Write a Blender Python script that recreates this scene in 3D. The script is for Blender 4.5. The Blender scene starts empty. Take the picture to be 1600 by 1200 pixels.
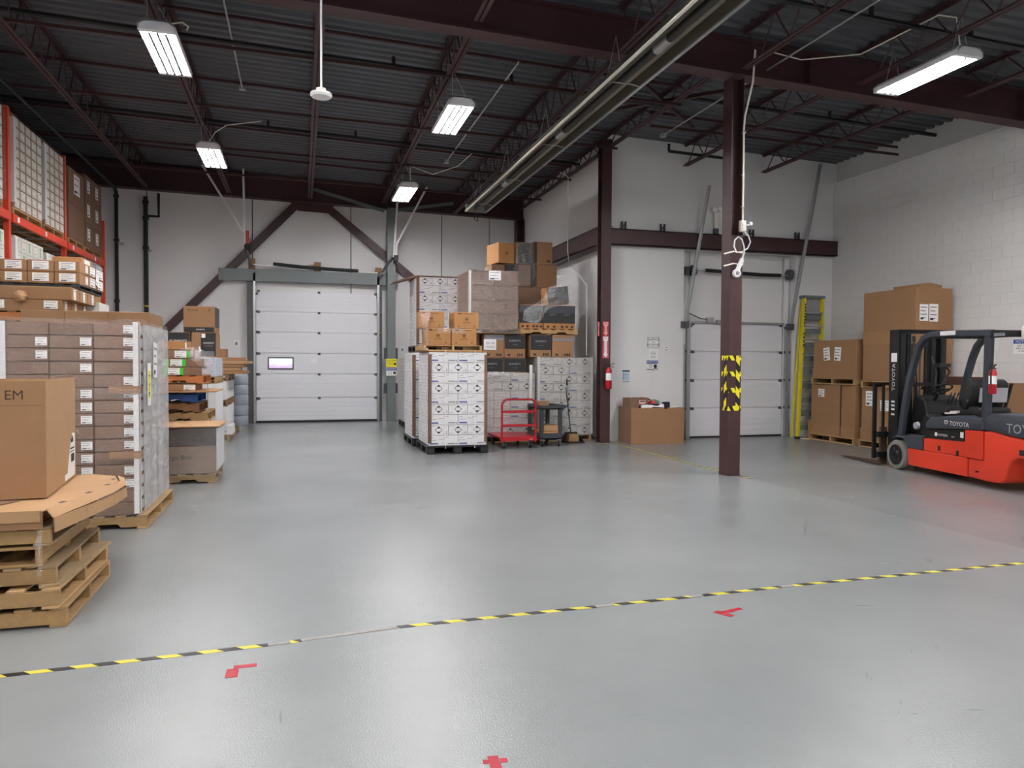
import bpy, bmesh, math, random
from mathutils import Vector, Matrix
random.seed(7)
SC = bpy.context.scene
COL = SC.collection
R = math.radians

# ------------------------------------------------------------------ camera, world, exposure
cam_d = bpy.data.cameras.new('camera')
cam_d.sensor_fit = 'HORIZONTAL'
cam_d.sensor_width = 36.0
cam_d.lens = 1153.6 / 1600 * 36.0
cam_d.clip_end = 200
cam = bpy.data.objects.new('camera', cam_d)
COL.objects.link(cam)
yaw, pitch, roll = R(16.0), R(1.5626), R(0.28226)
F = Vector((math.sin(yaw) * math.cos(pitch), math.cos(yaw) * math.cos(pitch), -math.sin(pitch)))
RT = Vector((math.cos(yaw), -math.sin(yaw), 0))
UP = RT.cross(F)
R2 = math.cos(roll) * RT + math.sin(roll) * UP
U2 = -math.sin(roll) * RT + math.cos(roll) * UP
M = Matrix((R2, U2, -F)).transposed().to_4x4()
M.translation = Vector((0, 0, 1.6))
cam.matrix_world = M
SC.camera = cam
world = bpy.data.worlds.new('world')
world.use_nodes = True
world.node_tree.nodes['Background'].inputs[0].default_value = (0.8, 0.85, 0.9, 1)
world.node_tree.nodes['Background'].inputs[1].default_value = 0.05
SC.world = world
SC.view_settings.view_transform = 'Standard'
SC.view_settings.look = 'None'
SC.view_settings.exposure = 0.72
SC.view_settings.gamma = 1.0
SC.view_settings.use_curve_mapping = False
TUBE_POWER = 170.0

# ------------------------------------------------------------------ materials
def lin(h):
    h = h.lstrip('#')
    o = []
    for i in (0, 2, 4):
        c = int(h[i:i + 2], 16) / 255
        o.append(c / 12.92 if c <= 0.04045 else ((c + 0.055) / 1.055) ** 2.4)
    return (*o, 1)

def mat(name, hx, rough=0.6, metal=0.0, var=0.0, scale=4.0, bump=0.0, bscale=40.0, stretch=None, spec=0.5, emit=0.0, rvar=0.0):
    m = bpy.data.materials.new(name)
    m.use_nodes = True
    nt = m.node_tree
    b = nt.nodes['Principled BSDF']
    b.inputs['Roughness'].default_value = rough
    b.inputs['Metallic'].default_value = metal
    b.inputs['Specular IOR Level'].default_value = spec
    c = lin(hx)
    b.inputs['Base Color'].default_value = c
    if emit:
        b.inputs['Emission Color'].default_value = c
        b.inputs['Emission Strength'].default_value = emit
    if var or bump:
        tc = nt.nodes.new('ShaderNodeTexCoord')
        mp = nt.nodes.new('ShaderNodeMapping')
        nt.links.new(tc.outputs['Object'], mp.inputs['Vector'])
        oi = nt.nodes.new('ShaderNodeObjectInfo')
        ad = nt.nodes.new('ShaderNodeVectorMath'); ad.operation = 'SCALE'
        nt.links.new(oi.outputs['Random'], ad.inputs['Scale'])
        ad.inputs[0].default_value = (37, 91, 53)
        nt.links.new(ad.outputs[0], mp.inputs['Location'])
        if stretch:
            mp.inputs['Scale'].default_value = stretch
    if var:
        n = nt.nodes.new('ShaderNodeTexNoise')
        n.inputs['Scale'].default_value = scale
        n.inputs['Detail'].default_value = 6
        nt.links.new(mp.outputs[0], n.inputs['Vector'])
        mx = nt.nodes.new('ShaderNodeMix'); mx.data_type = 'RGBA'
        mx.inputs['A'].default_value = tuple(x * (1 - var) for x in c[:3]) + (1,)
        mx.inputs['B'].default_value = tuple(min(1, x * (1 + var)) for x in c[:3]) + (1,)
        nt.links.new(n.outputs['Fac'], mx.inputs['Factor'])
        last = mx.outputs['Result']
        if rvar:
            mr = nt.nodes.new('ShaderNodeMapRange'); mr.inputs['To Min'].default_value = 1 - rvar; mr.inputs['To Max'].default_value = 1 + rvar
            nt.links.new(oi.outputs['Random'], mr.inputs['Value'])
            vm = nt.nodes.new('ShaderNodeVectorMath'); vm.operation = 'SCALE'
            nt.links.new(last, vm.inputs[0]); nt.links.new(mr.outputs[0], vm.inputs['Scale']); last = vm.outputs[0]
        nt.links.new(last, b.inputs['Base Color'])
    if bump:
        n2 = nt.nodes.new('ShaderNodeTexNoise')
        n2.inputs['Scale'].default_value = bscale
        n2.inputs['Detail'].default_value = 3
        nt.links.new(mp.outputs[0], n2.inputs['Vector'])
        bp = nt.nodes.new('ShaderNodeBump')
        bp.inputs['Strength'].default_value = bump
        bp.inputs['Distance'].default_value = 0.02
        nt.links.new(n2.outputs['Fac'], bp.inputs['Height'])
        nt.links.new(bp.outputs[0], b.inputs['Normal'])
    return m

def stripes(name, ha, hb, freq, axes, rough=0.5):
    """slanted two-colour tape print in object coordinates"""
    m = bpy.data.materials.new(name); m.use_nodes = True
    nt = m.node_tree; b = nt.nodes['Principled BSDF']
    b.inputs['Roughness'].default_value = rough
    tc = nt.nodes.new('ShaderNodeTexCoord')
    dp = nt.nodes.new('ShaderNodeVectorMath'); dp.operation = 'DOT_PRODUCT'
    dp.inputs[1].default_value = axes
    nt.links.new(tc.outputs['Object'], dp.inputs[0])
    mu = nt.nodes.new('ShaderNodeMath'); mu.operation = 'MULTIPLY'; mu.inputs[1].default_value = freq
    fr = nt.nodes.new('ShaderNodeMath'); fr.operation = 'FRACT'
    gt = nt.nodes.new('ShaderNodeMath'); gt.operation = 'GREATER_THAN'; gt.inputs[1].default_value = 0.5
    nt.links.new(dp.outputs['Value'], mu.inputs[0]); nt.links.new(mu.outputs[0], fr.inputs[0]); nt.links.new(fr.outputs[0], gt.inputs[0])
    mx = nt.nodes.new('ShaderNodeMix'); mx.data_type = 'RGBA'
    mx.inputs['A'].default_value = lin(ha); mx.inputs['B'].default_value = lin(hb)
    nt.links.new(gt.outputs[0], mx.inputs['Factor']); nt.links.new(mx.outputs['Result'], b.inputs['Base Color'])
    return m

def film(name, glossy=0.09, haze=0.035, scale=9.0, rough=0.14, dist=0.03, hz=(0.4, 2.2)):
    m = bpy.data.materials.new(name); m.use_nodes = True
    nt = m.node_tree
    for n in list(nt.nodes): nt.nodes.remove(n)
    out = nt.nodes.new('ShaderNodeOutputMaterial')
    tr = nt.nodes.new('ShaderNodeBsdfTransparent'); tr.inputs[0].default_value = (0.985, 0.985, 0.985, 1)
    gl = nt.nodes.new('ShaderNodeBsdfGlossy'); gl.inputs['Roughness'].default_value = rough; gl.inputs[0].default_value = (1, 1, 1, 1)
    df = nt.nodes.new('ShaderNodeBsdfDiffuse'); df.inputs[0].default_value = (0.85, 0.86, 0.87, 1)
    tc = nt.nodes.new('ShaderNodeTexCoord'); mp = nt.nodes.new('ShaderNodeMapping')
    mp.inputs['Scale'].default_value = (1, 1, 2.6)
    nt.links.new(tc.outputs['Object'], mp.inputs[0])
    n = nt.nodes.new('ShaderNodeTexNoise'); n.inputs['Scale'].default_value = scale; n.inputs['Detail'].default_value = 5
    n.inputs['Distortion'].default_value = 1.2
    nt.links.new(mp.outputs[0], n.inputs['Vector'])
    bp = nt.nodes.new('ShaderNodeBump'); bp.inputs['Strength'].default_value = 0.9; bp.inputs['Distance'].default_value = dist
    nt.links.new(n.outputs['Fac'], bp.inputs['Height']); nt.links.new(bp.outputs[0], gl.inputs['Normal'])
    rp = nt.nodes.new('ShaderNodeMapRange'); rp.inputs['From Min'].default_value = 0.45; rp.inputs['From Max'].default_value = 0.75
    rp.inputs['To Min'].default_value = haze * hz[0]; rp.inputs['To Max'].default_value = haze * hz[1]
    nt.links.new(n.outputs['Fac'], rp.inputs['Value'])
    m1 = nt.nodes.new('ShaderNodeMixShader'); m1.inputs[0].default_value = glossy
    nt.links.new(tr.outputs[0], m1.inputs[1]); nt.links.new(gl.outputs[0], m1.inputs[2])
    m2 = nt.nodes.new('ShaderNodeMixShader')
    nt.links.new(rp.outputs[0], m2.inputs[0]); nt.links.new(m1.outputs[0], m2.inputs[1]); nt.links.new(df.outputs[0], m2.inputs[2])
    nt.links.new(m2.outputs[0], out.inputs[0])
    return m

W_WALL = mat('white_wall_paint', '#e4e4e4', 0.65, var=0.035, scale=1.2, bump=0.12, bscale=60)
W_BLOCK = mat('white_block_paint', '#dedddb', 0.7, var=0.05, scale=6, bump=0.35, bscale=90)
W_MORTAR = mat('painted_mortar', '#d2d1ce', 0.8)
SEAM = mat('dark_seam', '#4a4a4c', 0.8)
MAROON = mat('maroon_steel', '#3e2425', 0.5, var=0.18, scale=3)
MAROON_D = mat('maroon_joist_steel', '#43262a', 0.55, var=0.2, scale=3)
DECK = mat('grey_roof_deck', '#595b60', 0.5, metal=0.25, var=0.2, scale=2.5)
GREYST = mat('grey_painted_steel', '#6d7475', 0.45, var=0.1)
GREYDK = mat('dark_grey_steel', '#4b4e50', 0.45, var=0.1)
GALV = mat('galvanised_steel', '#b4b7b8', 0.35, metal=0.7, var=0.12, scale=12)
BLACKPIPE = mat('black_pipe', '#1b1b1d', 0.45)
WHITEM = mat('white_metal', '#f0f0ef', 0.4)
DOORW = mat('white_door_steel', '#e6e8ec', 0.42, var=0.02)
BLACK = mat('black_rubber', '#151515', 0.6)
BLACKP = mat('black_plastic', '#1c1d1f', 0.5, var=0.2)
KRAFT = mat('kraft_cardboard', '#987350', 0.75, var=0.07, scale=5, bump=0.08, bscale=120, rvar=0.06)
KRAFT_L = mat('pale_kraft_cardboard', '#b08b63', 0.75, var=0.08, scale=5, bump=0.08, bscale=120)
KRAFT_D = mat('brown_cardboard', '#7d5f4b', 0.75, var=0.06, scale=4, bump=0.1, bscale=80, stretch=(1, 1, 12), rvar=0.07)
KRAFT_O = mat('orange_kraft_cardboard', '#ad7d4d', 0.75, var=0.07, scale=5)
TAPEM = mat('packing_tape', '#9a744c', 0.3)
CARTW = mat('white_carton_board', '#e9e9ea', 0.6, var=0.03, rvar=0.03)
CARTG = mat('greyish_white_carton', '#d2d0cb', 0.6, var=0.08, scale=7)
LABELW = mat('white_label_paper', '#f2f2f0', 0.55)
INKK = mat('black_ink', '#1d1d20', 0.6)
INKG = mat('grey_ink', '#8c8d90', 0.6)
INKB = mat('blue_ink', '#3a4f9a', 0.6)
INKBR = mat('brown_ink', '#3d2c1d', 0.7)
GREENL = mat('green_label', '#3fd03a', 0.5)
GREENP = mat('pale_green_print', '#8fbf8c', 0.6)
YELLOW = mat('yellow_paint', '#d8c81c', 0.45, var=0.06)
YELLOWL = mat('yellow_label', '#ecdf2e', 0.5)
RED = mat('red_paint', '#ad1725', 0.35, var=0.06)
REDS = mat('red_sign', '#b52a2a', 0.45)
REDF = mat('red_floor_tape', '#a31a2b', 0.5, var=0.08, scale=9)
PINKS = mat('pink_arrow', '#f0b4b0', 0.5)
RACKO = mat('red_orange_rack_paint', '#d8462c', 0.45, var=0.08)
WOOD = mat('pallet_wood', '#ab8a5c', 0.75, var=0.22, scale=3, bump=0.25, bscale=18, stretch=(1.2, 9, 9), rvar=0.22)
WOOD_Y = mat('pallet_wood_along_depth', '#b08f62', 0.75, var=0.22, scale=3, bump=0.25, bscale=18, stretch=(9, 1.2, 9), rvar=0.22)
WOOD_G = mat('weathered_pallet_wood', '#97805f', 0.8, var=0.25, scale=3, bump=0.25, bscale=18, stretch=(9, 1.2, 9), rvar=0.22)
WOOD_B = mat('brown_pallet_wood', '#8a6544', 0.8, var=0.2, scale=3, stretch=(1.2, 9, 9))
WOOD_O = mat('orange_pallet_wood', '#b5703c', 0.75, var=0.15, scale=3, stretch=(1.2, 9, 9))
BLUEP = mat('blue_pallet_paint', '#1e4f8e', 0.6, var=0.2)
FORK_O = mat('forklift_orange_red', '#dd3f26', 0.35, var=0.03)
FORK_G = mat('forklift_dark_grey', '#383d45', 0.4, var=0.05)
FORK_K = mat('forklift_black', '#121214', 0.4)
FORK_SEAT = mat('black_vinyl', '#17181a', 0.55, bump=0.1)
TYRE = mat('grey_tyre_rubber', '#7d7b76', 0.85, var=0.12, scale=10)
RUSTST = mat('worn_fork_steel', '#5b4a40', 0.5, metal=0.5, var=0.25, scale=8)
SILVER = mat('silver_vinyl', '#a9abb0', 0.45)
CREAM = mat('cream_plastic', '#ece8da', 0.4)
REFL = mat('heater_reflector', '#7a7769', 0.34, metal=0.8, var=0.12, scale=3)
HTUBE = mat('heater_tube_dark', '#34322e', 0.5, metal=0.4)
CARTGREY = mat('grey_utility_plastic', '#3a3d42', 0.5, var=0.06)
CHROME = mat('chrome', '#c6c8ca', 0.18, metal=1.0)
HAZ_F = stripes('hazard_tape_print', '#17171a', '#cfc748', 4.6, (1.0, 1.0, 0))
HAZ_Y = stripes('hazard_tape_print_depth', '#17171a', '#d6cf3a', 5.5, (1.0, 1.0, 0))
HAZ_V = stripes('hazard_tape_print_vertical', '#141416', '#eee022', 5.0, (1.0, 1.0, 0.85))
HAZ_H = stripes('hazard_tape_print_level', '#141416', '#eee022', 6.0, (1.4, 1.4, 0.8))
WORN = mat('worn_grey_tape', '#8d8c88', 0.7, var=0.25, scale=14)
FILM = film('clear_stretch_film')
FILM_M = film('milky_side_film', 0.06, 0.40, 3.0, 0.2, 0.02, (0.8, 1.3))
FILM_H = film('hazy_stretch_film', 0.16, 0.13, 7.0, 0.16)
FILM_S = film('shiny_stretch_film', 0.20, 0.04, 9.0, 0.16, 0.07)
HOUSING = mat('white_fixture_housing', '#e9e9ec', 0.35)
TUBE = bpy.data.materials.new('lit_tube'); TUBE.use_nodes = True
_b = TUBE.node_tree.nodes['Principled BSDF']
_b.inputs['Emission Color'].default_value = (1.0, 0.965, 0.97, 1); _b.inputs['Emission Strength'].default_value = TUBE_POWER
_b.inputs['Base Color'].default_value = (0.9, 0.9, 0.9, 1)

def floor_material():
    m = bpy.data.materials.new('grey_epoxy_floor'); m.use_nodes = True
    nt = m.node_tree; b = nt.nodes['Principled BSDF']; L = nt.links.new
    tc = nt.nodes.new('ShaderNodeTexCoord')
    sx = nt.nodes.new('ShaderNodeSeparateXYZ'); L(tc.outputs['Object'], sx.inputs[0])
    n1 = nt.nodes.new('ShaderNodeTexNoise'); n1.inputs['Scale'].default_value = 0.55; n1.inputs['Detail'].default_value = 8; L(tc.outputs['Object'], n1.inputs['Vector'])
    r1 = nt.nodes.new('ShaderNodeValToRGB')
    r1.color_ramp.elements[0].position = 0.3; r1.color_ramp.elements[0].color = lin('#848989')
    r1.color_ramp.elements[1].position = 0.7; r1.color_ramp.elements[1].color = lin('#929696')
    L(n1.outputs['Fac'], r1.inputs[0])
    # the bay past the column line is duller
    gt = nt.nodes.new('ShaderNodeMath'); gt.operation = 'GREATER_THAN'; gt.inputs[1].default_value = 6.1; L(sx.outputs['X'], gt.inputs[0])
    m1 = nt.nodes.new('ShaderNodeMix'); m1.data_type = 'RGBA'; m1.blend_type = 'MULTIPLY'
    m1.inputs['B'].default_value = (0.88, 0.87, 0.86, 1); L(r1.outputs[0], m1.inputs['A']); L(gt.outputs[0], m1.inputs['Factor'])
    # thin scuffs: stretched noise crossed with a patch mask
    mp = nt.nodes.new('ShaderNodeMapping'); mp.inputs['Rotation'].default_value = (0, 0, 0.5); mp.inputs['Scale'].default_value = (1.2, 9, 1); L(tc.outputs['Object'], mp.inputs[0])
    n2 = nt.nodes.new('ShaderNodeTexNoise'); n2.inputs['Scale'].default_value = 2.2; n2.inputs['Detail'].default_value = 9; L(mp.outputs[0], n2.inputs['Vector'])
    r2 = nt.nodes.new('ShaderNodeMapRange'); r2.inputs['From Min'].default_value = 0.66; r2.inputs['From Max'].default_value = 0.74; L(n2.outputs['Fac'], r2.inputs['Value'])
    n3 = nt.nodes.new('ShaderNodeTexNoise'); n3.inputs['Scale'].default_value = 0.8; L(tc.outputs['Object'], n3.inputs['Vector'])
    r3 = nt.nodes.new('ShaderNodeMapRange'); r3.inputs['From Min'].default_value = 0.5; r3.inputs['From Max'].default_value = 0.65; r3.inputs['To Max'].default_value = 0.3; L(n3.outputs['Fac'], r3.inputs['Value'])
    mu = nt.nodes.new('ShaderNodeMath'); mu.operation = 'MULTIPLY'; L(r2.outputs[0], mu.inputs[0]); L(r3.outputs[0], mu.inputs[1])
    m2 = nt.nodes.new('ShaderNodeMix'); m2.data_type = 'RGBA'; m2.inputs['B'].default_value = lin('#5d6161'); L(m1.outputs['Result'], m2.inputs['A']); L(mu.outputs[0], m2.inputs['Factor'])
    L(m2.outputs['Result'], b.inputs['Base Color'])
    ro = nt.nodes.new('ShaderNodeMapRange'); ro.inputs['To Min'].default_value = 0.185; ro.inputs['To Max'].default_value = 0.235; L(n3.outputs['Fac'], ro.inputs['Value'])
    ad = nt.nodes.new('ShaderNodeMath'); ad.operation = 'MULTIPLY_ADD'; ad.inputs[1].default_value = 0.025; L(gt.outputs[0], ad.inputs[0]); L(ro.outputs[0], ad.inputs[2])
    L(ad.outputs[0], b.inputs['Roughness'])
    n4 = nt.nodes.new('ShaderNodeTexNoise'); n4.inputs['Scale'].default_value = 130; n4.inputs['Detail'].default_value = 2; L(tc.outputs['Object'], n4.inputs['Vector'])
    bp = nt.nodes.new('ShaderNodeBump'); bp.inputs['Strength'].default_value = 0.34; bp.inputs['Distance'].default_value = 0.005
    L(n4.outputs['Fac'], bp.inputs['Height']); L(bp.outputs[0], b.inputs['Normal'])
    return m
FLOORM = floor_material()

# ------------------------------------------------------------------ mesh helpers
class MB:
    """collects shapes for ONE mesh object"""
    def __init__(s): s.v = []; s.f = []; s.m = []
    def add(s, vs, fs, mi=0):
        o = len(s.v); s.v += [tuple(v) for v in vs]
        for f in fs: s.f.append(tuple(i + o for i in f)); s.m.append(mi)
        return s
    def box(s, x0, y0, z0, x1, y1, z1, mi=0):
        return s.add([(x0, y0, z0), (x1, y0, z0), (x1, y1, z0), (x0, y1, z0), (x0, y0, z1), (x1, y0, z1), (x1, y1, z1), (x0, y1, z1)],
                     [(0, 3, 2, 1), (4, 5, 6, 7), (0, 1, 5, 4), (1, 2, 6, 5), (2, 3, 7, 6), (3, 0, 4, 7)], mi)
    def tube(s, pts, r, n=8, mi=0, cap=True):
        pts = [Vector(p) for p in pts]; rings = []
        up = None
        for i, p in enumerate(pts):
            if i == 0: d = pts[1] - p
            elif i == len(pts) - 1: d = p - pts[i - 1]
            else: d = (pts[i + 1] - p).normalized() + (p - pts[i - 1]).normalized()
            d.normalize()
            if up is None:
                up = Vector((0, 0, 1)) if abs(d.z) < 0.9 else Vector((1, 0, 0))
            a = d.cross(up).normalized(); bb = a.cross(d).normalized(); up = bb
            rr = r[i] if isinstance(r, (list, tuple)) else r
            rings.append([p + a * rr * math.cos(2 * math.pi * k / n + math.pi / n) + bb * rr * math.sin(2 * math.pi * k / n + math.pi / n) for k in range(n)])
        vs = [v for rg in rings for v in rg]; fs = []
        for i in range(len(pts) - 1):
            for k in range(n):
                k2 = (k + 1) % n
                fs.append((i * n + k, i * n + k2, (i + 1) * n + k2, (i + 1) * n + k))
        if cap:
            fs.append(tuple(reversed(range(n)))); fs.append(tuple((len(pts) - 1) * n + k for k in range(n)))
        return s.add(vs, fs, mi)
    def bar(s, p, q, w, h, mi=0, side=None):
        """rectangular bar from p to q; w across, h up"""
        p = Vector(p); q = Vector(q); d = (q - p).normalized()
        up = Vector((0, 0, 1)) if abs(d.z) < 0.95 else Vector((0, 1, 0))
        if side is not None: a = Vector(side).normalized()
        else: a = d.cross(up).normalized()
        b = a.cross(d).normalized()
        vs = []
        for c in (p, q):
            for sx, sy in ((-1, -1), (1, -1), (1, 1), (-1, 1)):
                vs.append(c + a * sx * w / 2 + b * sy * h / 2)
        return s.add(vs, [(0, 3, 2, 1), (4, 5, 6, 7), (0, 1, 5, 4), (1, 2, 6, 5), (2, 3, 7, 6), (3, 0, 4, 7)], mi)
    def prism(s, poly, a0, a1, axis='x', mi=0):
        """polygon of (p,q) extruded along axis: x -> (a,p,q), y -> (p,a,q), z -> (p,q,a)"""
        def P(p, a): return {'x': (a, p[0], p[1]), 'y': (p[0], a, p[1]), 'z': (p[0], p[1], a)}[axis]
        n = len(poly)
        vs = [P(p, a0) for p in poly] + [P(p, a1) for p in poly]
        fs = [tuple(range(n)), tuple(reversed(range(n, 2 * n)))]
        for k in range(n): fs.append((k, k + n, (k + 1) % n + n, (k + 1) % n))
        return s.add(vs, fs, mi)
    def lathe(s, prof, c, axis='z', n=16, mi=0):
        vs = []; fs = []
        for (r, h) in prof:
            for k in range(n):
                a = 2 * math.pi * k / n; ca, sa = r * math.cos(a), r * math.sin(a)
                vs.append({'z': (c[0] + ca, c[1] + sa, c[2] + h), 'x': (c[0] + h, c[1] + ca, c[2] + sa), 'y': (c[0] + ca, c[1] + h, c[2] + sa)}[axis])
        for i in range(len(prof) - 1):
            for k in range(n):
                k2 = (k + 1) % n; fs.append((i * n + k, i * n + k2, (i + 1) * n + k2, (i + 1) * n + k))
        fs.append(tuple(reversed(range(n)))); fs.append(tuple((len(prof) - 1) * n + k for k in range(n)))
        return s.add(vs, fs, mi)
    def quad(s, a, b, c, d, mi=0): return s.add([a, b, c, d], [(0, 1, 2, 3)], mi)
    def mesh(s, name, mats, bevel=0.0, smooth=False, recalc=True, segs=1):
        me = bpy.data.meshes.new(name)
        me.from_pydata(s.v, [], s.f)
        for m in (mats if isinstance(mats, (list, tuple)) else [mats]): me.materials.append(m)
        me.polygons.foreach_set('material_index', s.m)
        bm = bmesh.new(); bm.from_mesh(me)
        if recalc: bmesh.ops.recalc_face_normals(bm, faces=bm.faces)
        if bevel:
            es = [e for e in bm.edges if len(e.link_faces) == 2 and e.calc_face_angle(0) > 0.6]
            bmesh.ops.bevel(bm, geom=es, offset=bevel, segments=segs, affect='EDGES', profile=0.5)
        bm.to_mesh(me); bm.free()
        if smooth:
            for p in me.polygons: p.use_smooth = True
            try: me.set_sharp_from_angle(angle=R(40))
            except Exception: pass
        me.update()
        return me
    def build(s, name, mats, parent=None, loc=(0, 0, 0), rot=(0, 0, 0), bevel=0.0, smooth=False, segs=1, **kw):
        return O(name, s.mesh(name, mats, bevel, smooth, segs=segs), parent, loc, rot, **kw)

def O(name, me, parent=None, loc=(0, 0, 0), rot=(0, 0, 0), label=None, cat=None, group=None, kind=None):
    o = bpy.data.objects.new(name, me); COL.objects.link(o)
    o.location = loc; o.rotation_euler = rot
    if parent: o.parent = parent
    if label: o['label'] = label
    if cat: o['category'] = cat
    if group: o['group'] = group
    if kind: o['kind'] = kind
    return o

def E(name, label, cat, loc=(0, 0, 0), rz=0.0, group=None):
    o = O(name, None, None, loc, (0, 0, rz), label, cat, group); o.empty_display_size = 0.1
    return o

_bx = {}
def boxmesh(dx, dy, dz, m, bevel=0.004):
    """box with its origin at the bottom centre"""
    k = (round(dx, 3), round(dy, 3), round(dz, 3), m.name, bevel)
    if k not in _bx:
        _bx[k] = MB().box(-dx / 2, -dy / 2, 0, dx / 2, dy / 2, dz).mesh('box', m, bevel)
    return _bx[k]

_tx = {}
def textmesh(s, size, m, align='CENTER'):
    k = (s, size, m.name, align)
    if k not in _tx:
        cu = bpy.data.curves.new('text', 'FONT'); cu.body = s; cu.size = size; cu.align_x = align; cu.align_y = 'CENTER'
        cu.resolution_u = 2
        o = bpy.data.objects.new('text', cu); COL.objects.link(o)
        dg = bpy.context.evaluated_depsgraph_get(); dg.update()
        me = bpy.data.meshes.new_from_object(o.evaluated_get(dg))
        bpy.data.objects.remove(o); bpy.data.curves.remove(cu)
        me.materials.clear(); me.materials.append(m); me.name = 'lettering'
        _tx[k] = me
    return _tx[k]
FRONT = (R(90), 0, 0)          # lettering on a face that looks towards -Y
LEFT = (R(90), 0, R(-90))      # on a face that looks towards -X
RIGHT = (R(90), 0, R(90))      # on a face that looks towards +X
def text(s, size, m, parent, loc, rot=FRONT, align='CENTER', name='lettering', sx=1.0):
    o = O(name, textmesh(s, size, m, align), parent, loc, rot)
    o.scale = (sx, 1, 1)
    return o
ORD = ['top', 'second', 'third', 'fourth', 'fifth', 'sixth', 'seventh', 'eighth', 'ninth', 'tenth', 'eleventh', 'twelfth', 'thirteenth', 'fourteenth', 'bottom']
def rowname(i, n):
    return 'bottom row' if i == n - 1 else ('top row' if i == 0 else ORD[i] + ' row down')

# ================================================================== THE ROOM
DS, D0 = -0.031, 6.51                      # roof deck slope and height at x = 0
def deck(x): return D0 + DS * x
O('floor', MB().box(-6.3, -16.0, -0.2, 11.8, 21.0, 0).mesh('floor', FLOORM), kind='structure')
fl_obj = bpy.data.objects['floor']

# back wall of precast panels with dark joints between them
wb = O('wall_back', MB().box(-6.3, 20.80, 0, 6.45, 21.0, 6.75).mesh('wall_back', SEAM), kind='structure')
px = [-6.3, -3.75, -1.21, 1.34, 3.855, 5.25, 6.40]
for a, b in zip(px[:-1], px[1:]):
    MB().box(a + 0.012, 20.75, 0, b - 0.012, 20.82, 6.7).build('wall_panel', W_WALL, wb, bevel=0.006)
MB().box(-6.5, -16.0, 0, -6.3, 21.0, 6.8).build('wall_left', W_WALL, kind='structure')
MB().box(-6.5, -16.2, 0, 11.8, -16.0, 6.8).build('wall_rear', W_WALL, kind='structure')
# side wall that turns from the far bay to the column
MB().box(6.22, 14.45, 0, 6.45, 20.80, 6.4).build('wall_side', W_WALL, kind='structure')
# partition with the small dock door
wp = MB()
wp.box(6.10, 14.16, 0, 7.86, 14.50, 6.36).box(10.64, 14.16, 0, 11.8, 14.50, 6.36).box(7.86, 14.16, 4.06, 10.64, 14.50, 6.36)
wp.box(7.86, 14.46, 0, 10.64, 14.50, 4.06)
wp.build('wall_partition', W_WALL, kind='structure')
# right wall of painted block, upper strip set back a little
wr = MB().box(11.606, -16.0, 0, 11.9, 14.16, 5.68).box(11.68, -16.0, 5.68, 11.9, 14.16, 6.4).build('wall_right', W_MORTAR, kind='structure')
bw, bh = 0.40, 0.2
blocks = []
for c in range(28):
    off = 0.2 if c % 2 else 0.0
    y = 14.14 + off
    while y > 8.9:
        y1 = min(y, 14.14); y0 = y - bw
        if y1 - y0 > 0.1: blocks.append((y0 + 0.003, y1 - 0.003, c * bh + 0.003 + 0.06))
        y -= bw
blocks.sort(key=lambda t: t[0])
whole = MB().box(-0.02, -0.197, 0, 0.02, 0.197, 0.194).mesh('block', W_BLOCK, 0.002)
rest = MB()
nb = 0
for y0, y1, z in blocks:
    full = abs((y1 - y0) - 0.394) < 0.004
    if full and nb < 298:
        O('block', whole, wr, (11.62, (y0 + y1) / 2, z)); nb += 1
    else:
        rest.box(11.60, y0, z, 11.64, y1, z + 0.194)
rest.build('blocks_in_far_corner', W_BLOCK, wr, kind='stuff')
MB().box(11.585, 8.9, 5.675, 11.66, 14.16, 5.70).build('trim_1', W_WALL, kind='structure')

# corrugated deck
dm = MB(); prof = []
y = -16.0
while y < 20.95:
    prof += [(y, 0.0), (y + 0.085, 0.0), (y + 0.105, 0.042), (y + 0.185, 0.042)]; y += 0.205
prof.append((21.0, 0.0))
xs = [-6.3, 11.66]
vs = [(x, p[0], deck(x) + p[1]) for x in xs for p in prof]
n = len(prof)
dm.add(vs, [(i, i + 1, n + i + 1, n + i) for i in range(n - 1)])
vs = [(x, p[0], deck(x) + p[1] + 0.06) for x in xs for p in prof]
dm.add(vs, [(i, i + 1, n + i + 1, n + i) for i in range(n - 1)])
dm.build('ceiling', DECK, kind='structure')

def sloped(x0, x1, y0, y1, z0, h, s=DS):
    """beam along x that follows the roof slope; z0 is its underside at x = 0"""
    v = []
    for x in (x0, x1):
        b = z0 + s * x
        v += [(x, y0, b), (x, y1, b), (x, y1, b + h), (x, y0, b + h)]
    return v, [(0, 1, 2, 3), (7, 6, 5, 4), (0, 4, 5, 1), (1, 5, 6, 2), (2, 6, 7, 3), (3, 7, 4, 0)]
def ibeam(name, x0, x1, yc, w, z0, h, s, label, m):
    r = E(name, label, 'beam', (0, 0, 0))
    MB().add(*sloped(x0, x1, yc - w / 2, yc + w / 2, z0, 0.025, s)).build('bottom_flange', m, r)
    MB().add(*sloped(x0, x1, yc - w / 2, yc + w / 2, z0 + h - 0.025, 0.025, s)).build('top_flange', m, r)
    MB().add(*sloped(x0, x1, yc - 0.01, yc + 0.01, z0 + 0.025, h - 0.05, s)).build('web', m, r)
    return r
g = ibeam('roof_girder', -6.3, 11.58, 9.44, 0.26, 5.935, 0.52, -0.0335, 'deep maroon steel girder crossing the ceiling above the hazard-taped column', MAROON_D)
for x in (4.85, 7.2, 11.3):
    MB().box(x - 0.012, 9.31, 5.97 - 0.0335 * x, x + 0.012, 9.57, 6.40 - 0.0335 * x).build('stiffener', MAROON_D, g)
ibeam('roof_girder', -6.3, 6.2, 20.55, 0.26, 5.87, 0.62, -0.020, 'dark maroon steel girder along the top of the far wall', MAROON_D)

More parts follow.
